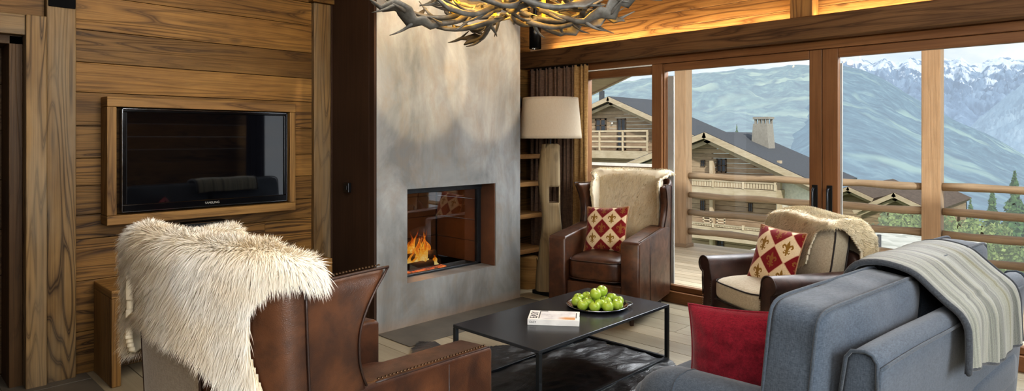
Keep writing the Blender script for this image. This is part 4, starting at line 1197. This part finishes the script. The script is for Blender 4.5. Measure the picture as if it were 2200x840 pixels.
text('spine_lettering', 'EASY', .018, M['ink'], cv, Matrix.Translation((-.118, -.0968, .017)) @ Matrix.Rotation(PI/2, 4, 'X'))
# plate
PL = Vector((-2.465, 3.335, .3705))
pt = thing('plate', 'round polished metal tray under the green apples', 'plate', PL)
m = MB(); m.lathe([(0, .004), (.15, .004), (.172, .008), (.19, .02), (.20, .022), (.198, .018), (.176, .003), (.15, 0), (0, 0)], 56); m.build('dish', M['chrome'], pt, smooth=True)
for s in (1,):
    m = MB(); m.tube([(.195*math.cos(a)*1+.03*math.sin((a+.35)/.7*PI), .195*math.sin(a), .022) for a in np.linspace(-.35, .35, 9)], .004, 8); h_ = m.build('handle', M['chrome'], pt, smooth=True); h_.rotation_euler = (0, 0, AZ)
def apple():
    r = thing('green_apple', '', 'apple', (0, 0, 0)); m = MB(); rows = []
    R = .0375
    for i in range(19):
        a = PI*i/18; rr = R*math.sin(a)**.92*(1+.05*math.cos(a)); z = -math.cos(a)*R*.93
        dip = math.exp(-((a-PI)/.42)**2)*.012; dip2 = math.exp(-(a/.36)**2)*.007
        row = []
        for q in range(25):
            b = 2*PI*q/24; lob = 1+.022*math.cos(5*b)*(.3+.7*(a < PI/2))
            row.append((rr*lob*math.cos(b)*.97, rr*lob*math.sin(b)*.97, z-dip+dip2+R*.93-.007))
        rows.append(row)
    m.grid(rows); m.build('flesh', M['apple'], r, smooth=True)
    m = MB(); m.tube([(0, 0, .054), (.001, 0, .062), (.004, .001, .072)], [.0018, .0014, .002], 6); m.build('stem', M['bark'], r, smooth=True)
    return r
ap = apple(); first = True
G = 'green apples on the metal tray'
spots = [(.136, 2*PI*k/10+.2, .009, 'green apple in the outer ring on the tray') for k in range(10)]+[(.063, 2*PI*k/5+.5, .009, 'green apple in the inner ring on the tray') for k in range(5)]
spots += [(.05, AZ+.9, .068, 'green apple perched on top of the others at the back of the tray'), (.045, AZ+4.2, .067, 'green apple perched on top of the others at the front of the tray')]
for r_, a_, z_, lb in spots:
    loc = PL+Vector((r_*math.cos(a_), r_*math.sin(a_), z_)); rot = (random.uniform(-.25, .25), random.uniform(-.25, .25), random.random()*6)
    if first: ap.location = loc; ap.rotation_euler = rot; ap['label'] = lb; ap['group'] = G; first = False
    else:
        a2 = dup(ap, loc, rot, lb, G); sc = random.uniform(.94, 1.03); a2.scale = (sc,)*3

# ================================================================== CHANDELIER
CHC = Vector((-2.52, 2.60, 2.18))
cl = thing('antler_chandelier', 'round chandelier of grey antlers with yellow candle lights', 'chandelier', CHC)
def antler(mb, rng):
    # lies along +x from 0, curls upward, tines and palm
    L = rng.uniform(.46, .60); up = rng.uniform(.10, .20); sd = rng.uniform(-.12, .12)
    P = [Vector((L*s, sd*math.sin(s*PI)+.05*s*s*rng.choice([-1, 1]), up*s*s-.05*math.sin(s*PI))) for s in np.linspace(0, 1, 13)]
    rad = [.019, .017, .016, .0155, .015, .0155, .018, .022, .026, .027, .024, .016, .004]
    flat = [(1, 1)]*5+[(1.15, .9), (1.4, .75), (1.7, .55), (1.9, .42), (1.9, .38), (1.7, .38), (1.4, .4), (1, .6)]
    mb.tube(P, rad, 9, flat=flat)
    mb.lathe([(.018, -.004), (.026, .0), (.027, .008), (.018, .014)], 10, P[0])
    def tine(i, d, l, r0, bend):
        d = Vector(d).normalized(); p = P[i]; Q = [p+d*(l*s)+Vector(bend)*l*s*s for s in np.linspace(0, 1, 7)]
        mb.tube(Q, [r0*(1-s)**.8+.002 for s in np.linspace(0, 1, 7)], 7)
    tine(1, (.6, rng.choice([-1, 1])*.4, -.75), rng.uniform(.10, .17), .012, (.35, 0, .25))
    tine(5, (.55, rng.choice([-1, 1])*.6, .5-rng.random()*1.1), rng.uniform(.09, .15), .011, (.2, 0, .4))
    for i in (8, 9, 10, 11):
        s = 1 if i % 2 else -1
        tine(i, (.75, s*.8, rng.uniform(-.35, .3)), rng.uniform(.06, .13), .010, (.3, 0, .25))
rng = random.Random(5)
protos = []
nA = 20
for k in range(nA):
    mb = MB(); antler(mb, rng)
    o = mb.build('antler', M['antler'], cl, smooth=True)
    a = 2*PI*k/nA+rng.uniform(-.1, .1); rin = rng.uniform(.06, .22); zz = rng.uniform(-.07, .08)
    tw = rng.uniform(-.7, .7)
    o.location = (rin*math.cos(a), rin*math.sin(a), zz); o.rotation_euler = (rng.uniform(-.9, .9), rng.uniform(-.12, .22), a+tw)
for k in range(9):     # ring antlers running around
    mb = MB(); antler(mb, rng); o = mb.build('antler', M['antler'], cl, smooth=True)
    a = 2*PI*k/9; R_ = .40; o.location = (R_*math.cos(a), R_*math.sin(a), rng.uniform(-.03, .10)); o.rotation_euler = (rng.uniform(-.6, .6), rng.uniform(-.15, .15), a+PI/2+.35)
M['candle'] = None
t = NT('yellow_candle'); e = t.n('Emission', {'Color': lin('#ffb428'), 'Strength': .5}); d = t.n('BsdfDiffuse', {'Color': lin('#e8b040')}); M['candle'] = t.surf(t.n('AddShader', {0: e, 1: d}))
M['bulb'] = emit('warm_bulb', '#ffc860', 6.0)
for k in range(8):
    a = 2*PI*k/8+.25; R_ = .40
    m = MB(); m.lathe([(0, .03), (.035, .035), (.042, .045), (.04, .048), (.02, .045), (.0, .045)], 14); m.tube([(0, 0, -.02), (0, 0, .04)], .012, 8)
    cp = m.build('candle_cup', M['candle'], cl, smooth=True); cp.location = (R_*math.cos(a), R_*math.sin(a), .04)
    m = MB(); m.lathe([(.013, .046), (.013, .13), (0, .131)], 12); m.build('candle_sleeve', M['candle'], cp, smooth=True)
    m = MB(); cushion(m, (.011, .011, .024), 2.2, 6, (0, 0, .155)); m.build('bulb', M['bulb'], cp, smooth=True)
m = MB(); m.tube([(0, 0, 0), (0, 0, CH-CHC.z)], .012, 8); m.lathe([(.0, -.02), (.05, 0), (.06, .05), (.03, .1)], 16); m.build('suspension_rod', M['black'], cl, smooth=True)

# ================================================================== OUTSIDE
m = MB(); y = 5.24
while y < 8.1: m.box((-7.5, y, -.06), (4, y+.135, -.01), 0, random.uniform(.6, .9)); y += .142
tag(m.build('floor_balcony', M['deck']), 'pale timber balcony deck', kind='structure')
BY = 7.86
for lb, x in (('square larch balcony post behind the wing chair', -4.37), ('square larch balcony post behind the sofa', -1.49), (None, 1.3)):
    if lb is None: continue
    p_ = thing('balcony_post', lb, 'post', (x, BY, -.01), 0, 'posts of the balcony')
    m = MB(); m.box((-.085, -.085, 0), (.085, .085, 2.62), 2, .7); m.build('shaft', M['outpost'], p_, bevel=.006)
    m = MB(); m.box((-.10, -.10, 0), (.10, .10, .05), 0, .5); m.build('foot_block', M['outpost'], p_, bevel=.004)
def railing(lb, x0, x1):
    r = thing('balcony_railing', lb, 'railing', ((x0+x1)/2, BY, 0), 0, 'railings of the balcony')
    for z in (.95, .69, .46, .21):
        m = MB(); n = 14; m.tube([(x0+(x1-x0)*k/n-(x0+x1)/2, .006*math.sin(k*1.7+z*9), z+.006*math.sin(k*1.3+z*20)) for k in range(n+1)], [.042+.004*math.sin(k*2.1+z*7) for k in range(n+1)], 10, tone=random.uniform(.5, .7))
        m.build('rail', M['rail'], r, smooth=True)
    return r
railing('round-rail balcony railing outside the left sliding door leaf', -4.28, -1.58)
railing('round-rail balcony railing outside behind the sofa', -1.40, 2.2)
m = MB()
for z in (0, .21, .42, .63, .84): m.box((-7.2, BY+.02, z), (-4.475, BY+.06, z+.205), 0, .6)
pp = m.build('parapet', M['outpost']); tag(pp, 'solid plank balcony parapet with pale top rail outside the fixed window', 'parapet')
m = MB(); m.box((-7.2, BY-.03, 1.05), (-4.475, BY+.09, 1.09), 0); m.build('coping', M['paintwhite'], pp)
# own roof overhang
e0, e1 = on_y(1255, 208, 8.6), on_y(1345, 165, 8.6)
dx = e1.x-e0.x; sl = (e1.z-e0.z)/dx
m = MB(); xa, xb = e0.x-1.5, e0.x+6
m.prism([(xa, e0.z-1.5*sl), (e0.x+9, e0.z+9*sl), (e0.x+9, e0.z+9*sl+.25), (xa, e0.z-1.5*sl+.25)], 7.2, 8.6, axis=1, tone=.55)
rf = m.build('roof_overhang', M['outpost']); rf['kind'] = 'structure'
m = MB(); m.prism([(xa, e0.z-1.5*sl-.02), (e0.x+9, e0.z+9*sl-.02), (e0.x+9, e0.z+9*sl+.09), (xa, e0.z-1.5*sl+.09)], 8.6, 8.66, axis=1, tone=.7); m.build('fascia', M['rail'], rf)
# roof above the room and balcony (shades them)
m = MB(); m.box((-5.3, -2.2, 3.06), (3.2, 5.6, 3.2)); m.build('roof', M['chaletdark'])['kind'] = 'structure'

# chalets -------------------------------------------------------
def PY(x, y, Y): v = on_y(x, y, Y); return v.x, v.z
def window(par, Y, rect, mats=True, shutters=False):
    (xa, za), (xb, zb) = PY(rect[0], rect[1], Y), PY(rect[2], rect[3], Y)
    o = par.location; d = .06
    m = MB(); t_ = (xb-xa)*.12
    for lo, hi in (((xa, Y-d, zb), (xb, Y, zb+t_)), ((xa, Y-d, za-t_), (xb, Y, za)), ((xa, Y-d, zb), (xa+t_, Y, za)), ((xb-t_, Y-d, zb), (xb, Y, za)), (((xa+xb)/2-t_*.4, Y-d, zb), ((xa+xb)/2+t_*.4, Y, za)), ((xa, Y-d, (za+zb)/2-t_*.3), (xb, Y, (za+zb)/2+t_*.3))):
        m.box(Vector(lo)-o, Vector(hi)-o, 2, .5)
    f = m.build('window', M['chaletdark'], par)
    m = MB(); m.box(Vector((xa, Y-.02, zb))-o, Vector((xb, Y, za))-o); m.build('pane', M['dim'], f)
    if shutters:
        for xx in (xa-(xb-xa)*.55, xb):
            m = MB(); m.box(Vector((xx, Y-.08, zb))-o, Vector((xx+(xb-xa)*.55, Y-.02, za))-o, 2, .5); m.build('shutter', M['chaletdark'], par)
def chalet(name, label, Y, apex, eL, eR, wl, wr, base, depth, roofmat, plaster=None):
    ax, az_ = PY(*apex, Y); lx, lz = PY(*eL, Y); rx_, rz_ = PY(*eR, Y)
    xl, _ = PY(wl, 300, Y); xr, _ = PY(wr, 300, Y); zb = PY(apex[0], base, Y)[1]
    r = thing(name, label, 'house', (ax, Y, zb)); o = r.location
    slL = (az_-lz)/(ax-lx); slR = (az_-rz_)/(rx_-ax)
    zl = az_-slL*(ax-xl)-.25; zr = az_-slR*(xr-ax)-.25
    # gable wall of horizontal boards
    m = MB(); z = zb
    while z < az_-.3:
        z1 = min(z+.28, az_-.3)
        a = xl if z < zl else ax-(az_-.25-z)/slL; b = xr if z < zr else ax+(az_-.25-z)/slR
        a2 = xl if z1 < zl else ax-(az_-.25-z1)/slL; b2 = xr if z1 < zr else ax+(az_-.25-z1)/slR
        m.prism([(a-o.x, z-o.z), (b-o.x, z-o.z), (b2-o.x, z1-o.z-.02), (a2-o.x, z1-o.z-.02)], 0, .2, axis=1, tone=random.uniform(.45, .75))
        z += .28
    for f in range(len(m.f)): pass
    m.build('gable_wall', M['chalet'], r)
    m = MB(); m.box((xl-o.x, .2, 0), (xl-o.x+.3, depth, zl-o.z)); m.box((xr-o.x-.3, .2, 0), (xr-o.x, depth, zr-o.z)); m.box((xl-o.x, depth-.3, 0), (xr-o.x, depth, min(zl, zr)-o.z)); m.build('side_wall', M['chalet'], r)
    if plaster:
        px_, _ = PY(plaster, 300, Y); m = MB(); m.box((px_-o.x, -.04, 0), (xr-o.x+.02, .1, zr-o.z-.05)); m.build('plaster_wall', M['plaster'], r)
    for sgn, ex, ez in ((-1, lx, lz), (1, rx_, rz_)):
        m = MB(); n = Vector((ez-az_, 0, -(ex-ax))).normalized()*.22
        if n.z < 0: n = -n
        p0, p1 = Vector((ax, 0, az_)), Vector((ex, 0, ez))
        q = [(p.x-o.x, p.z-o.z) for p in (p0, p1, p1-n, p0-n)]
        m.prism(q, -1.1, depth+.6, axis=1, tone=.5); rf = m.build('roof_slope', roofmat, r)
        m = MB(); q = [(p.x-o.x, p.z-o.z) for p in (p0-n*.2, p1-n*.2, p1-n*1.7, p0-n*1.7)]; m.prism(q, -1.2, -1.05, axis=1, tone=.7)
        q = [(p.x-o.x, p.z-o.z) for p in (p0-n*2.0, p1-n*2.0, p1-n*3.0, p0-n*3.0)]; m.prism(q, -.75, -.6, axis=1, tone=.55); m.build('bargeboard', M['chalettrim'], r)
    return r
def chalet_balcony(par, Y, x0, x1, ytop, ybot, yslab, solid=False, posts=3):
    o = par.location; Yb = Y-1.2
    (xa, zt), (xb, zs) = PY(x0, ytop, Yb), PY(x1, ybot, Yb); zq = PY(x0, yslab, Yb)[1]
    m = MB(); m.box(Vector((xa, Yb, zq))-o, Vector((xb, Y, zs))-o, 0, .7); b = m.build('balcony', M['chalettrim'], par)
    m = MB(); h = zt-zs
    if solid:
        n = int((xb-xa)/.16)
        for k in range(n):
            xx = xa+(xb-xa)*k/n; m.box(Vector((xx, Yb, zs+.05))-o, Vector((xx+.12, Yb+.03, zt-.06))-o, 2, .8)
        m.box(Vector((xa, Yb-.03, zt-.08))-o, Vector((xb, Yb+.06, zt))-o, 0, .6)
    else:
        for k in range(4):
            zz = zs+h*(.16+.27*k); m.box(Vector((xa, Yb, zz))-o, Vector((xb, Yb+.05, zz+h*.09))-o, 0, .85)
    for k in range(posts):
        xx = xa+(xb-xa-.12)*k/(posts-1); m.box(Vector((xx, Yb-.04, zs))-o, Vector((xx+.12, Yb+.08, zt+.05))-o, 2, .85)
    m.build('balustrade', M['chalettrim'], b)
c1 = chalet('chalet', 'weathered timber chalet behind the fixed window, railed balcony under its gable', 42, (1325, 208), (1215, 258), (1512, 292), 1235, 1470, 520, 4.5, M['slate'])
window(c1, 42, (1279, 255, 1303, 284)); window(c1, 42, (1326, 255, 1345, 322)); 
chalet_balcony(c1, 42, 1240, 1392, 283, 325, 338, posts=4)
m = MB(); xx, zz = PY(1290, 235, 46); m.box(Vector((xx-.15, 46, zz-1))-c1.location, Vector((xx+.15, 46.4, PY(1283, 195, 46)[1]))-c1.location); m.build('flue', M['slate'], c1)
m = MB(); cushion(m, (.09, .09, .09), 2, 6, Vector((PY(1315, 265, 41.9)[0], 41.9, PY(1315, 265, 41.9)[1]))-c1.location); m.build('wall_light', M['paintwhite'], c1, smooth=True)
c2 = chalet('chalet', 'weathered timber chalet with balustraded balconies and a white plaster bay, behind the sliding door', 36, (1533, 283), (1330, 362), (1775, 392), 1375, 1748, 640, 4.8, M['slate'], plaster=1668)
for r_ in ((1506, 344, 1515, 358), (1540, 340, 1561, 371), (1621, 342, 1631, 358), (1505, 430, 1515, 452), (1608, 436, 1617, 455), (1540, 515, 1556, 535), (1440, 342, 1456, 365)): window(c2, 36, r_)
chalet_balcony(c2, 36, 1470, 1668, 384, 410, 416, True, 4); chalet_balcony(c2, 36, 1470, 1668, 474, 502, 508, True, 4)
for px in (1527, 1672):
    m = MB(); a, b = PY(px-3, 345, 35.5), PY(px+4, 560, 35.5); m.box(Vector((a[0], 35.5, b[1]))-c2.location, Vector((b[0], 35.8, a[1]))-c2.location, 2, .8); m.build('timber_post', M['chalettrim'], c2)
for x0 in (1604, 1632):
    m = MB(); a, b = PY(x0, 440, 40.9), PY(x0+17, 466, 40.9)
    for xx in (a[0], b[0]-.07): m.box(Vector((xx, 34.9, b[1]))-c2.location, Vector((xx+.07, 34.97, a[1]))-c2.location, 2, .9)
    for k in range(4):
        zz = b[1]+(a[1]-b[1])*(.2+.22*k); m.box(Vector((a[0], 34.9, zz))-c2.location, Vector((b[0], 34.96, zz+.06))-c2.location, 0, .9)
    m.build('wooden_ladder', M['chalettrim'], c2)
# stone chimney on chalet 2
Yc = 39.0; a, b = on_y(1622, 252, Yc), on_y(1662, 310, Yc); cxm = (on_y(1641, 280, Yc)).x
stc = thing('roof_chimney', 'tall tapered stone chimney rising from the roof of the chalet', 'chimney', (cxm, Yc, b.z-.8))
m = MB(); hh = on_y(1641, 266, Yc).z-(b.z-.8); w0, w1 = (b.x-a.x)*.52, (b.x-a.x)*.36
m.prism([(-w0, 0), (w0, 0), (w1, hh), (-w1, hh)], -w0, w0*.6, axis=1); m.build('stack', M['stone'], stc)
m = MB()
for k in range(4):
    for j in (-w1, w1*.55): m.box((-w1+k*(2*w1-.12)/3, j, hh), (-w1+k*(2*w1-.12)/3+.12, j+.12, hh+.28), 2)
m.box((-w1*1.15, -w1*1.2, hh+.28), (w1*1.15, w1*1.0, hh+.42), 0); m.build('cap', M['stone'], stc)
# far barns
c3 = chalet('barn', 'dark timber barn with a low gable below the mountain, right of the sliding door handles', 58, (1928, 411), (1840, 448), (2015, 452), 1850, 2005, 600, 14, M['chaletdark'])
window(c3, 58, (1900, 455, 1912, 468))
c4 = chalet('barn', 'dark roofed barn half hidden behind the door stile', 66, (1830, 399), (1740, 428), (1885, 424), 1750, 1875, 600, 14, M['chaletdark'])
# gravel roof
pa = at_depth(1835, 545, 16); zg = pa.z
def onz(x, y, z): r = ray(x, y); t = (z-EYE)/r.z; return (r.x*t, r.y*t, z)
m = MB(); q = [onz(1835, 548, zg), onz(2010, 548, zg), onz(1995, 503, zg), onz(1840, 498, zg)]
xs = [p[0] for p in q]; ys = [p[1] for p in q]
m.box((min(xs)-1, min(ys)-1, zg-.4), (max(xs)+.5, max(ys), zg), 0); gr_ = m.build('flat_roof', M['gravel']); tag(gr_, 'flat pale gravel roof of a lower building beyond the railing', 'roof')
m = MB(); m.box((min(xs)-.5, min(ys)-.5, zg-6), (max(xs), max(ys)-.5, zg-.4)); m.build('wall_below', M['plaster'], gr_)
v_ = onz(1889, 530, zg); m = MB(); m.tube([v_, (v_[0], v_[1], zg+.32)], .05, 8); m.build('vent_pipe', M['slate'], gr_)
# terrain
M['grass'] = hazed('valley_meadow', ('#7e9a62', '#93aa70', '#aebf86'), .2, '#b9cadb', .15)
rows = []
for i in range(25):
    d = 9+ (i/24)**2*260; rows.append([(d*math.tan(a), d, -7-d*.16+2.2*mnoise.noise(Vector((d*.05*math.tan(a), d*.03, 2)))) for a in np.linspace(-1.05, .35, 40)])
m = MB(); m.grid(rows); tag(m.build('terrain', M['grass'], smooth=True), kind='structure')
# trees
def blob_tree(name, lb, p, h, w, mat, seed, n=900, group=None, conifer=False, leaf=.16):
    rg = np.random.default_rng(seed); r = thing(name, lb, 'tree', p, 0, group)
    m = MB(); m.tube([(0, 0, 0), (0, 0, h*.9)], [w*.07, w*.02], 7); m.build('trunk', M['bark'], r)
    m = MB()
    lobes = [(Vector((rg.normal(0, w*.28), rg.normal(0, w*.28), h*rg.uniform(.3, .85))), w*rg.uniform(.18, .34)) for _ in range(14)]
    for k in range(n):
        if conifer:
            s = rg.random()**.7; z = h*(1-s)*.97+.05*h; rr = w*.5*s*(.75+.25*math.sin(z*9/h*4))*rg.uniform(.45, 1); a = rg.random()*2*PI
            c = Vector((rr*math.cos(a), rr*math.sin(a), z-.15*rr)); nrm = Vector((math.cos(a)*.8, math.sin(a)*.8, .6))+Vector(rg.normal(0, .35, 3)); sz = leaf*(.6+s)
        else:
            L, R_ = lobes[rg.integers(len(lobes))]; dv = Vector(rg.normal(0, 1, 3)).normalized(); c = L+dv*R_*rg.uniform(.6, 1.05); nrm = dv+Vector(rg.normal(0, .5, 3)); sz = leaf*rg.uniform(.6, 1.3)
        nrm.normalize(); u = nrm.cross(Vector(rg.normal(0, 1, 3))).normalized()*sz; v = nrm.cross(u)
        b = len(m.v); m.v += [tuple(c-u), tuple(c-v*.55), tuple(c+u), tuple(c+v*.55)]; m.face((b, b+1, b+2, b+3))
    m.build('foliage', mat, r, recalc=False)
    return r
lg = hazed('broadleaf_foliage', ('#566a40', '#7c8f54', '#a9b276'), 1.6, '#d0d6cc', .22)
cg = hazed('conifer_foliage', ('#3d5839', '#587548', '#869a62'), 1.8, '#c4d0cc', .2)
def tree_at(px, ytop, ybot, dist, wpx, kind, seed, lb, cf):
    top, bot = at_depth(px, ytop, dist), at_depth(px, ybot, dist); h = top.z-bot.z; w = wpx*dist/FPX
    blob_tree(kind, lb, bot, h, w, cg if cf else lg, seed, 2200 if cf else 1800, 'trees beyond the balcony', cf, leaf=w*.055 if cf else w*.05)
tree_at(1908, 446, 560, 30, 95, 'bush', 1, 'pale green bush just above the gravel roof, left of the balcony post', False)
tree_at(1960, 452, 560, 32, 90, 'bush', 2, 'green bush pressed against the left side of the balcony post', False)
tree_at(2060, 450, 600, 30, 120, 'bush', 3, 'broad green bush just right of the balcony post', False)
tree_at(2132, 408, 620, 36, 110, 'conifer', 4, 'dark conifer rising above the bushes between the rails', True)
tree_at(2180, 372, 640, 34, 130, 'conifer', 5, 'tallest dark conifer at the right end of the view', True)
tree_at(2110, 470, 620, 26, 110, 'bush', 6, 'low light green bush behind the far end of the sofa', False)
tree_at(2190, 500, 640, 24, 100, 'bush', 7, 'light green bush at the foot of the tallest conifer', False)
tree_at(2085, 430, 600, 40, 70, 'conifer', 8, 'small slim conifer among the bushes', True)
tree_at(1583, 268, 330, 90, 26, 'conifer', 9, 'distant slim tree poking above the chalet roof', True)

# mountains
def ridge(name, pts, D, Dn, base, mat, rough, seed, cols=150, rws=50, craggy=False):
    P = [at_depth(x, y, D) for x, y in pts]; xs = [p[0] for p in pts]
    rows = []
    for i in range(rws+1):
        s = i/rws; rr = []
        for j in range(cols+1):
            px = xs[0]+(xs[-1]-xs[0])*j/cols
            py = np.interp(px, xs, [p[1] for p in pts])
            top = at_depth(px, py, D); bot = at_depth(px, base, Dn)
            p = top.lerp(bot, s**.9)
            q = p*(1/(D*.06))
            nz = mnoise.fractal(q+Vector((seed, 0, 0)), 1.0, 2.1, 5) if not craggy else (1-2*abs(mnoise.fractal(q*1.6+Vector((seed, 0, 0)), .9, 2.1, 6)))-.4
            nz2 = mnoise.fractal(p*(1/(D*.012))+Vector((seed, 3, 0)), 1.0, 2.1, 3)
            k = math.sin(PI*min(1, s*1.3+.02))
            p.z += nz*rough*D*(.15+k)+nz2*rough*D*.16; d = Vector((p.x, p.y, 0)).normalized(); p -= d*nz*rough*D*1.5*k
            rr.append(p)
        rows.append(rr)
    m = MB(); m.grid(rows)
    return tag(m.build(name, mat, smooth=True), kind='structure')
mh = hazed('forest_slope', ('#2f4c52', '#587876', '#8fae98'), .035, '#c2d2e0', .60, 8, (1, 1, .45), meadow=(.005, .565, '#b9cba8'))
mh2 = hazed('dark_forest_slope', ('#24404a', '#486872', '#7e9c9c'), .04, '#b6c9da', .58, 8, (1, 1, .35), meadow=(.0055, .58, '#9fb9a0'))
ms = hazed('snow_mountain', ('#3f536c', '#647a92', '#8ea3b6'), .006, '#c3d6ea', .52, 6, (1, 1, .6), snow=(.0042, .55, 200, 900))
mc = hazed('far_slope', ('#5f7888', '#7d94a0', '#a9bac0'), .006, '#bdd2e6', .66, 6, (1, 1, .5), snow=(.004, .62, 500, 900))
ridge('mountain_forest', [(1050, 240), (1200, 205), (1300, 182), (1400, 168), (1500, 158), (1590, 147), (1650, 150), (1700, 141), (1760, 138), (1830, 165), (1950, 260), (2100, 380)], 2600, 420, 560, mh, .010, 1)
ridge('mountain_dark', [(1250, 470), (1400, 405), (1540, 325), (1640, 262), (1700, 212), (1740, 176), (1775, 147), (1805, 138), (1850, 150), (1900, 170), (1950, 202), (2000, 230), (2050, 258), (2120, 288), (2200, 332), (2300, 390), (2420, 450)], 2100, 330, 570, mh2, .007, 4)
ridge('mountain_snow', [(1700, 150), (1800, 134), (1850, 128), (1875, 136), (1900, 122), (1925, 137), (1955, 126), (1990, 132), (2020, 124), (2045, 131), (2065, 122), (2085, 138), (2110, 136), (2150, 121), (2175, 128), (2200, 127), (2300, 110), (2450, 120)], 7500, 4500, 330, ms, .012, 9, 300, 110, True)
ridge('mountain_far', [(2040, 310), (2100, 258), (2150, 215), (2200, 178), (2300, 120), (2400, 90)], 4200, 2600, 400, mc, .008, 14, 200, 70, True)

# ================================================================== LIGHT
w = bpy.data.worlds.new('sky'); scene.world = w; w.use_nodes = True; nt = w.node_tree; nt.nodes.clear()
def wn(t, ins=None, props=None):
    n = nt.nodes.new('ShaderNode'+t)
    for k, v in (props or {}).items(): setattr(n, k, v)
    for k, v in (ins or {}).items():
        if isinstance(v, bpy.types.NodeSocket): nt.links.new(v, n.inputs[k])
        else: n.inputs[k].default_value = v
    return n
tc = wn('TexCoord'); sep = wn('SeparateXYZ', {0: tc.outputs[0]})
mp = wn('VectorMath', {0: tc.outputs[0], 1: (1, 1, 3.5)}, {'operation': 'MULTIPLY'})
cn = wn('TexNoise', {'Vector': mp.outputs[0], 'Scale': 4.5, 'Detail': 6, 'Roughness': .6, 'Distortion': .4})
cr = wn('ValToRGB', {0: cn.outputs[0]}); cr.color_ramp.elements[0].position = .38; cr.color_ramp.elements[1].position = .6
gr = wn('ValToRGB', {0: sep.outputs[2]}); e = gr.color_ramp.elements; e[0].position = 0; e[0].color = lin('#e4eef6'); e[1].position = .6; e[1].color = lin('#7fb0dc')
mx = wn('Mix', {0: cr.outputs[0], 6: gr.outputs[0], 7: lin('#f6f8fa')}, {'data_type': 'RGBA'})
bg = wn('Background', {0: mx.outputs[2], 1: 1.0}); wo = wn('OutputWorld', {0: bg.outputs[0]})

def light(name, typ, loc, energy, color=(1, 1, 1), target=None, **k):
    d = bpy.data.lights.new(name, typ); d.energy = energy; d.color = color
    for a, b in k.items(): setattr(d, a, b)
    o = bpy.data.objects.new(name, d); COL.objects.link(o); o.location = loc
    if target is not None: o.rotation_euler = (Vector(target)-Vector(loc)).to_track_quat('-Z', 'Y').to_euler()
    return o
light('sun', 'SUN', (0, 0, 20), 3.0, (1, .96, .88), target=Vector((0, 0, 20))-Vector((.62, -.55, .6)), angle=.03)
light('window_daylight', 'AREA', (-1.2, 5.9, 2.75), 350, (.93, .97, 1), target=(-1.6, 2.2, .5), shape='RECTANGLE', size=5.5, size_y=1.0)
light('side_fill', 'AREA', (2.45, 1.6, 1.7), 250, (.95, .98, 1), target=(-1.5, 2.6, .7), shape='RECTANGLE', size=3.0, size_y=1.9)  # added area lamp in front of the closed right wall; no window there
light('ceiling_fill', 'AREA', (-1.6, 1.6, 2.95), 80, (1, .95, .88), target=(-1.9, 1.8, 0), shape='RECTANGLE', size=2.6, size_y=2.6)
for yy, tz in ((3.12, 2.28), (3.84, 2.28)):
    light('chimney_spot', 'SPOT', (-2.9, yy, 2.9), 95, (1, .76, .5), target=(CX, yy, tz-.12), spot_size=math.radians(40), spot_blend=.12, shadow_soft_size=.03)
light('cove_strip', 'AREA', (-1.1, 5.13, 2.365), 38, (1, .72, .42), target=(-1.1, 5.17, 3.0), shape='RECTANGLE', size=6.6, size_y=.05)
for k in range(6):
    a = 2*PI*k/6+.5; light('candle_glow', 'POINT', CHC+Vector((.30*math.cos(a), .30*math.sin(a), .12)), 6.0, (1, .52, .08), shadow_soft_size=.03)
light('fire_glow', 'POINT', (-4.38, 3.40, .52), 9, (1, .42, .12), shadow_soft_size=.08)
light('room_fill', 'AREA', (.7, -1.0, 2.7), 85, (1, .98, .96), target=(-2.6, 1.6, .7), shape='RECTANGLE', size=2.0, size_y=1.6)
light('tv_wall_fill', 'AREA', (-2.6, 1.5, 2.9), 26, (1, .9, .74), target=(-4.6, 1.8, 1.4), shape='RECTANGLE', size=.6, size_y=.6)  # unseen area lamp added to brighten the television wall

scene.view_settings.view_transform = 'Standard'; scene.view_settings.look = 'Medium High Contrast'; scene.view_settings.exposure = 0.0
cy = scene.cycles; cy.use_denoising = True; cy.max_bounces = 8; cy.diffuse_bounces = 4; cy.glossy_bounces = 4; cy.transparent_max_bounces = 16; cy.sample_clamp_indirect = 4.0
cy.caustics_reflective = False; cy.caustics_refractive = False
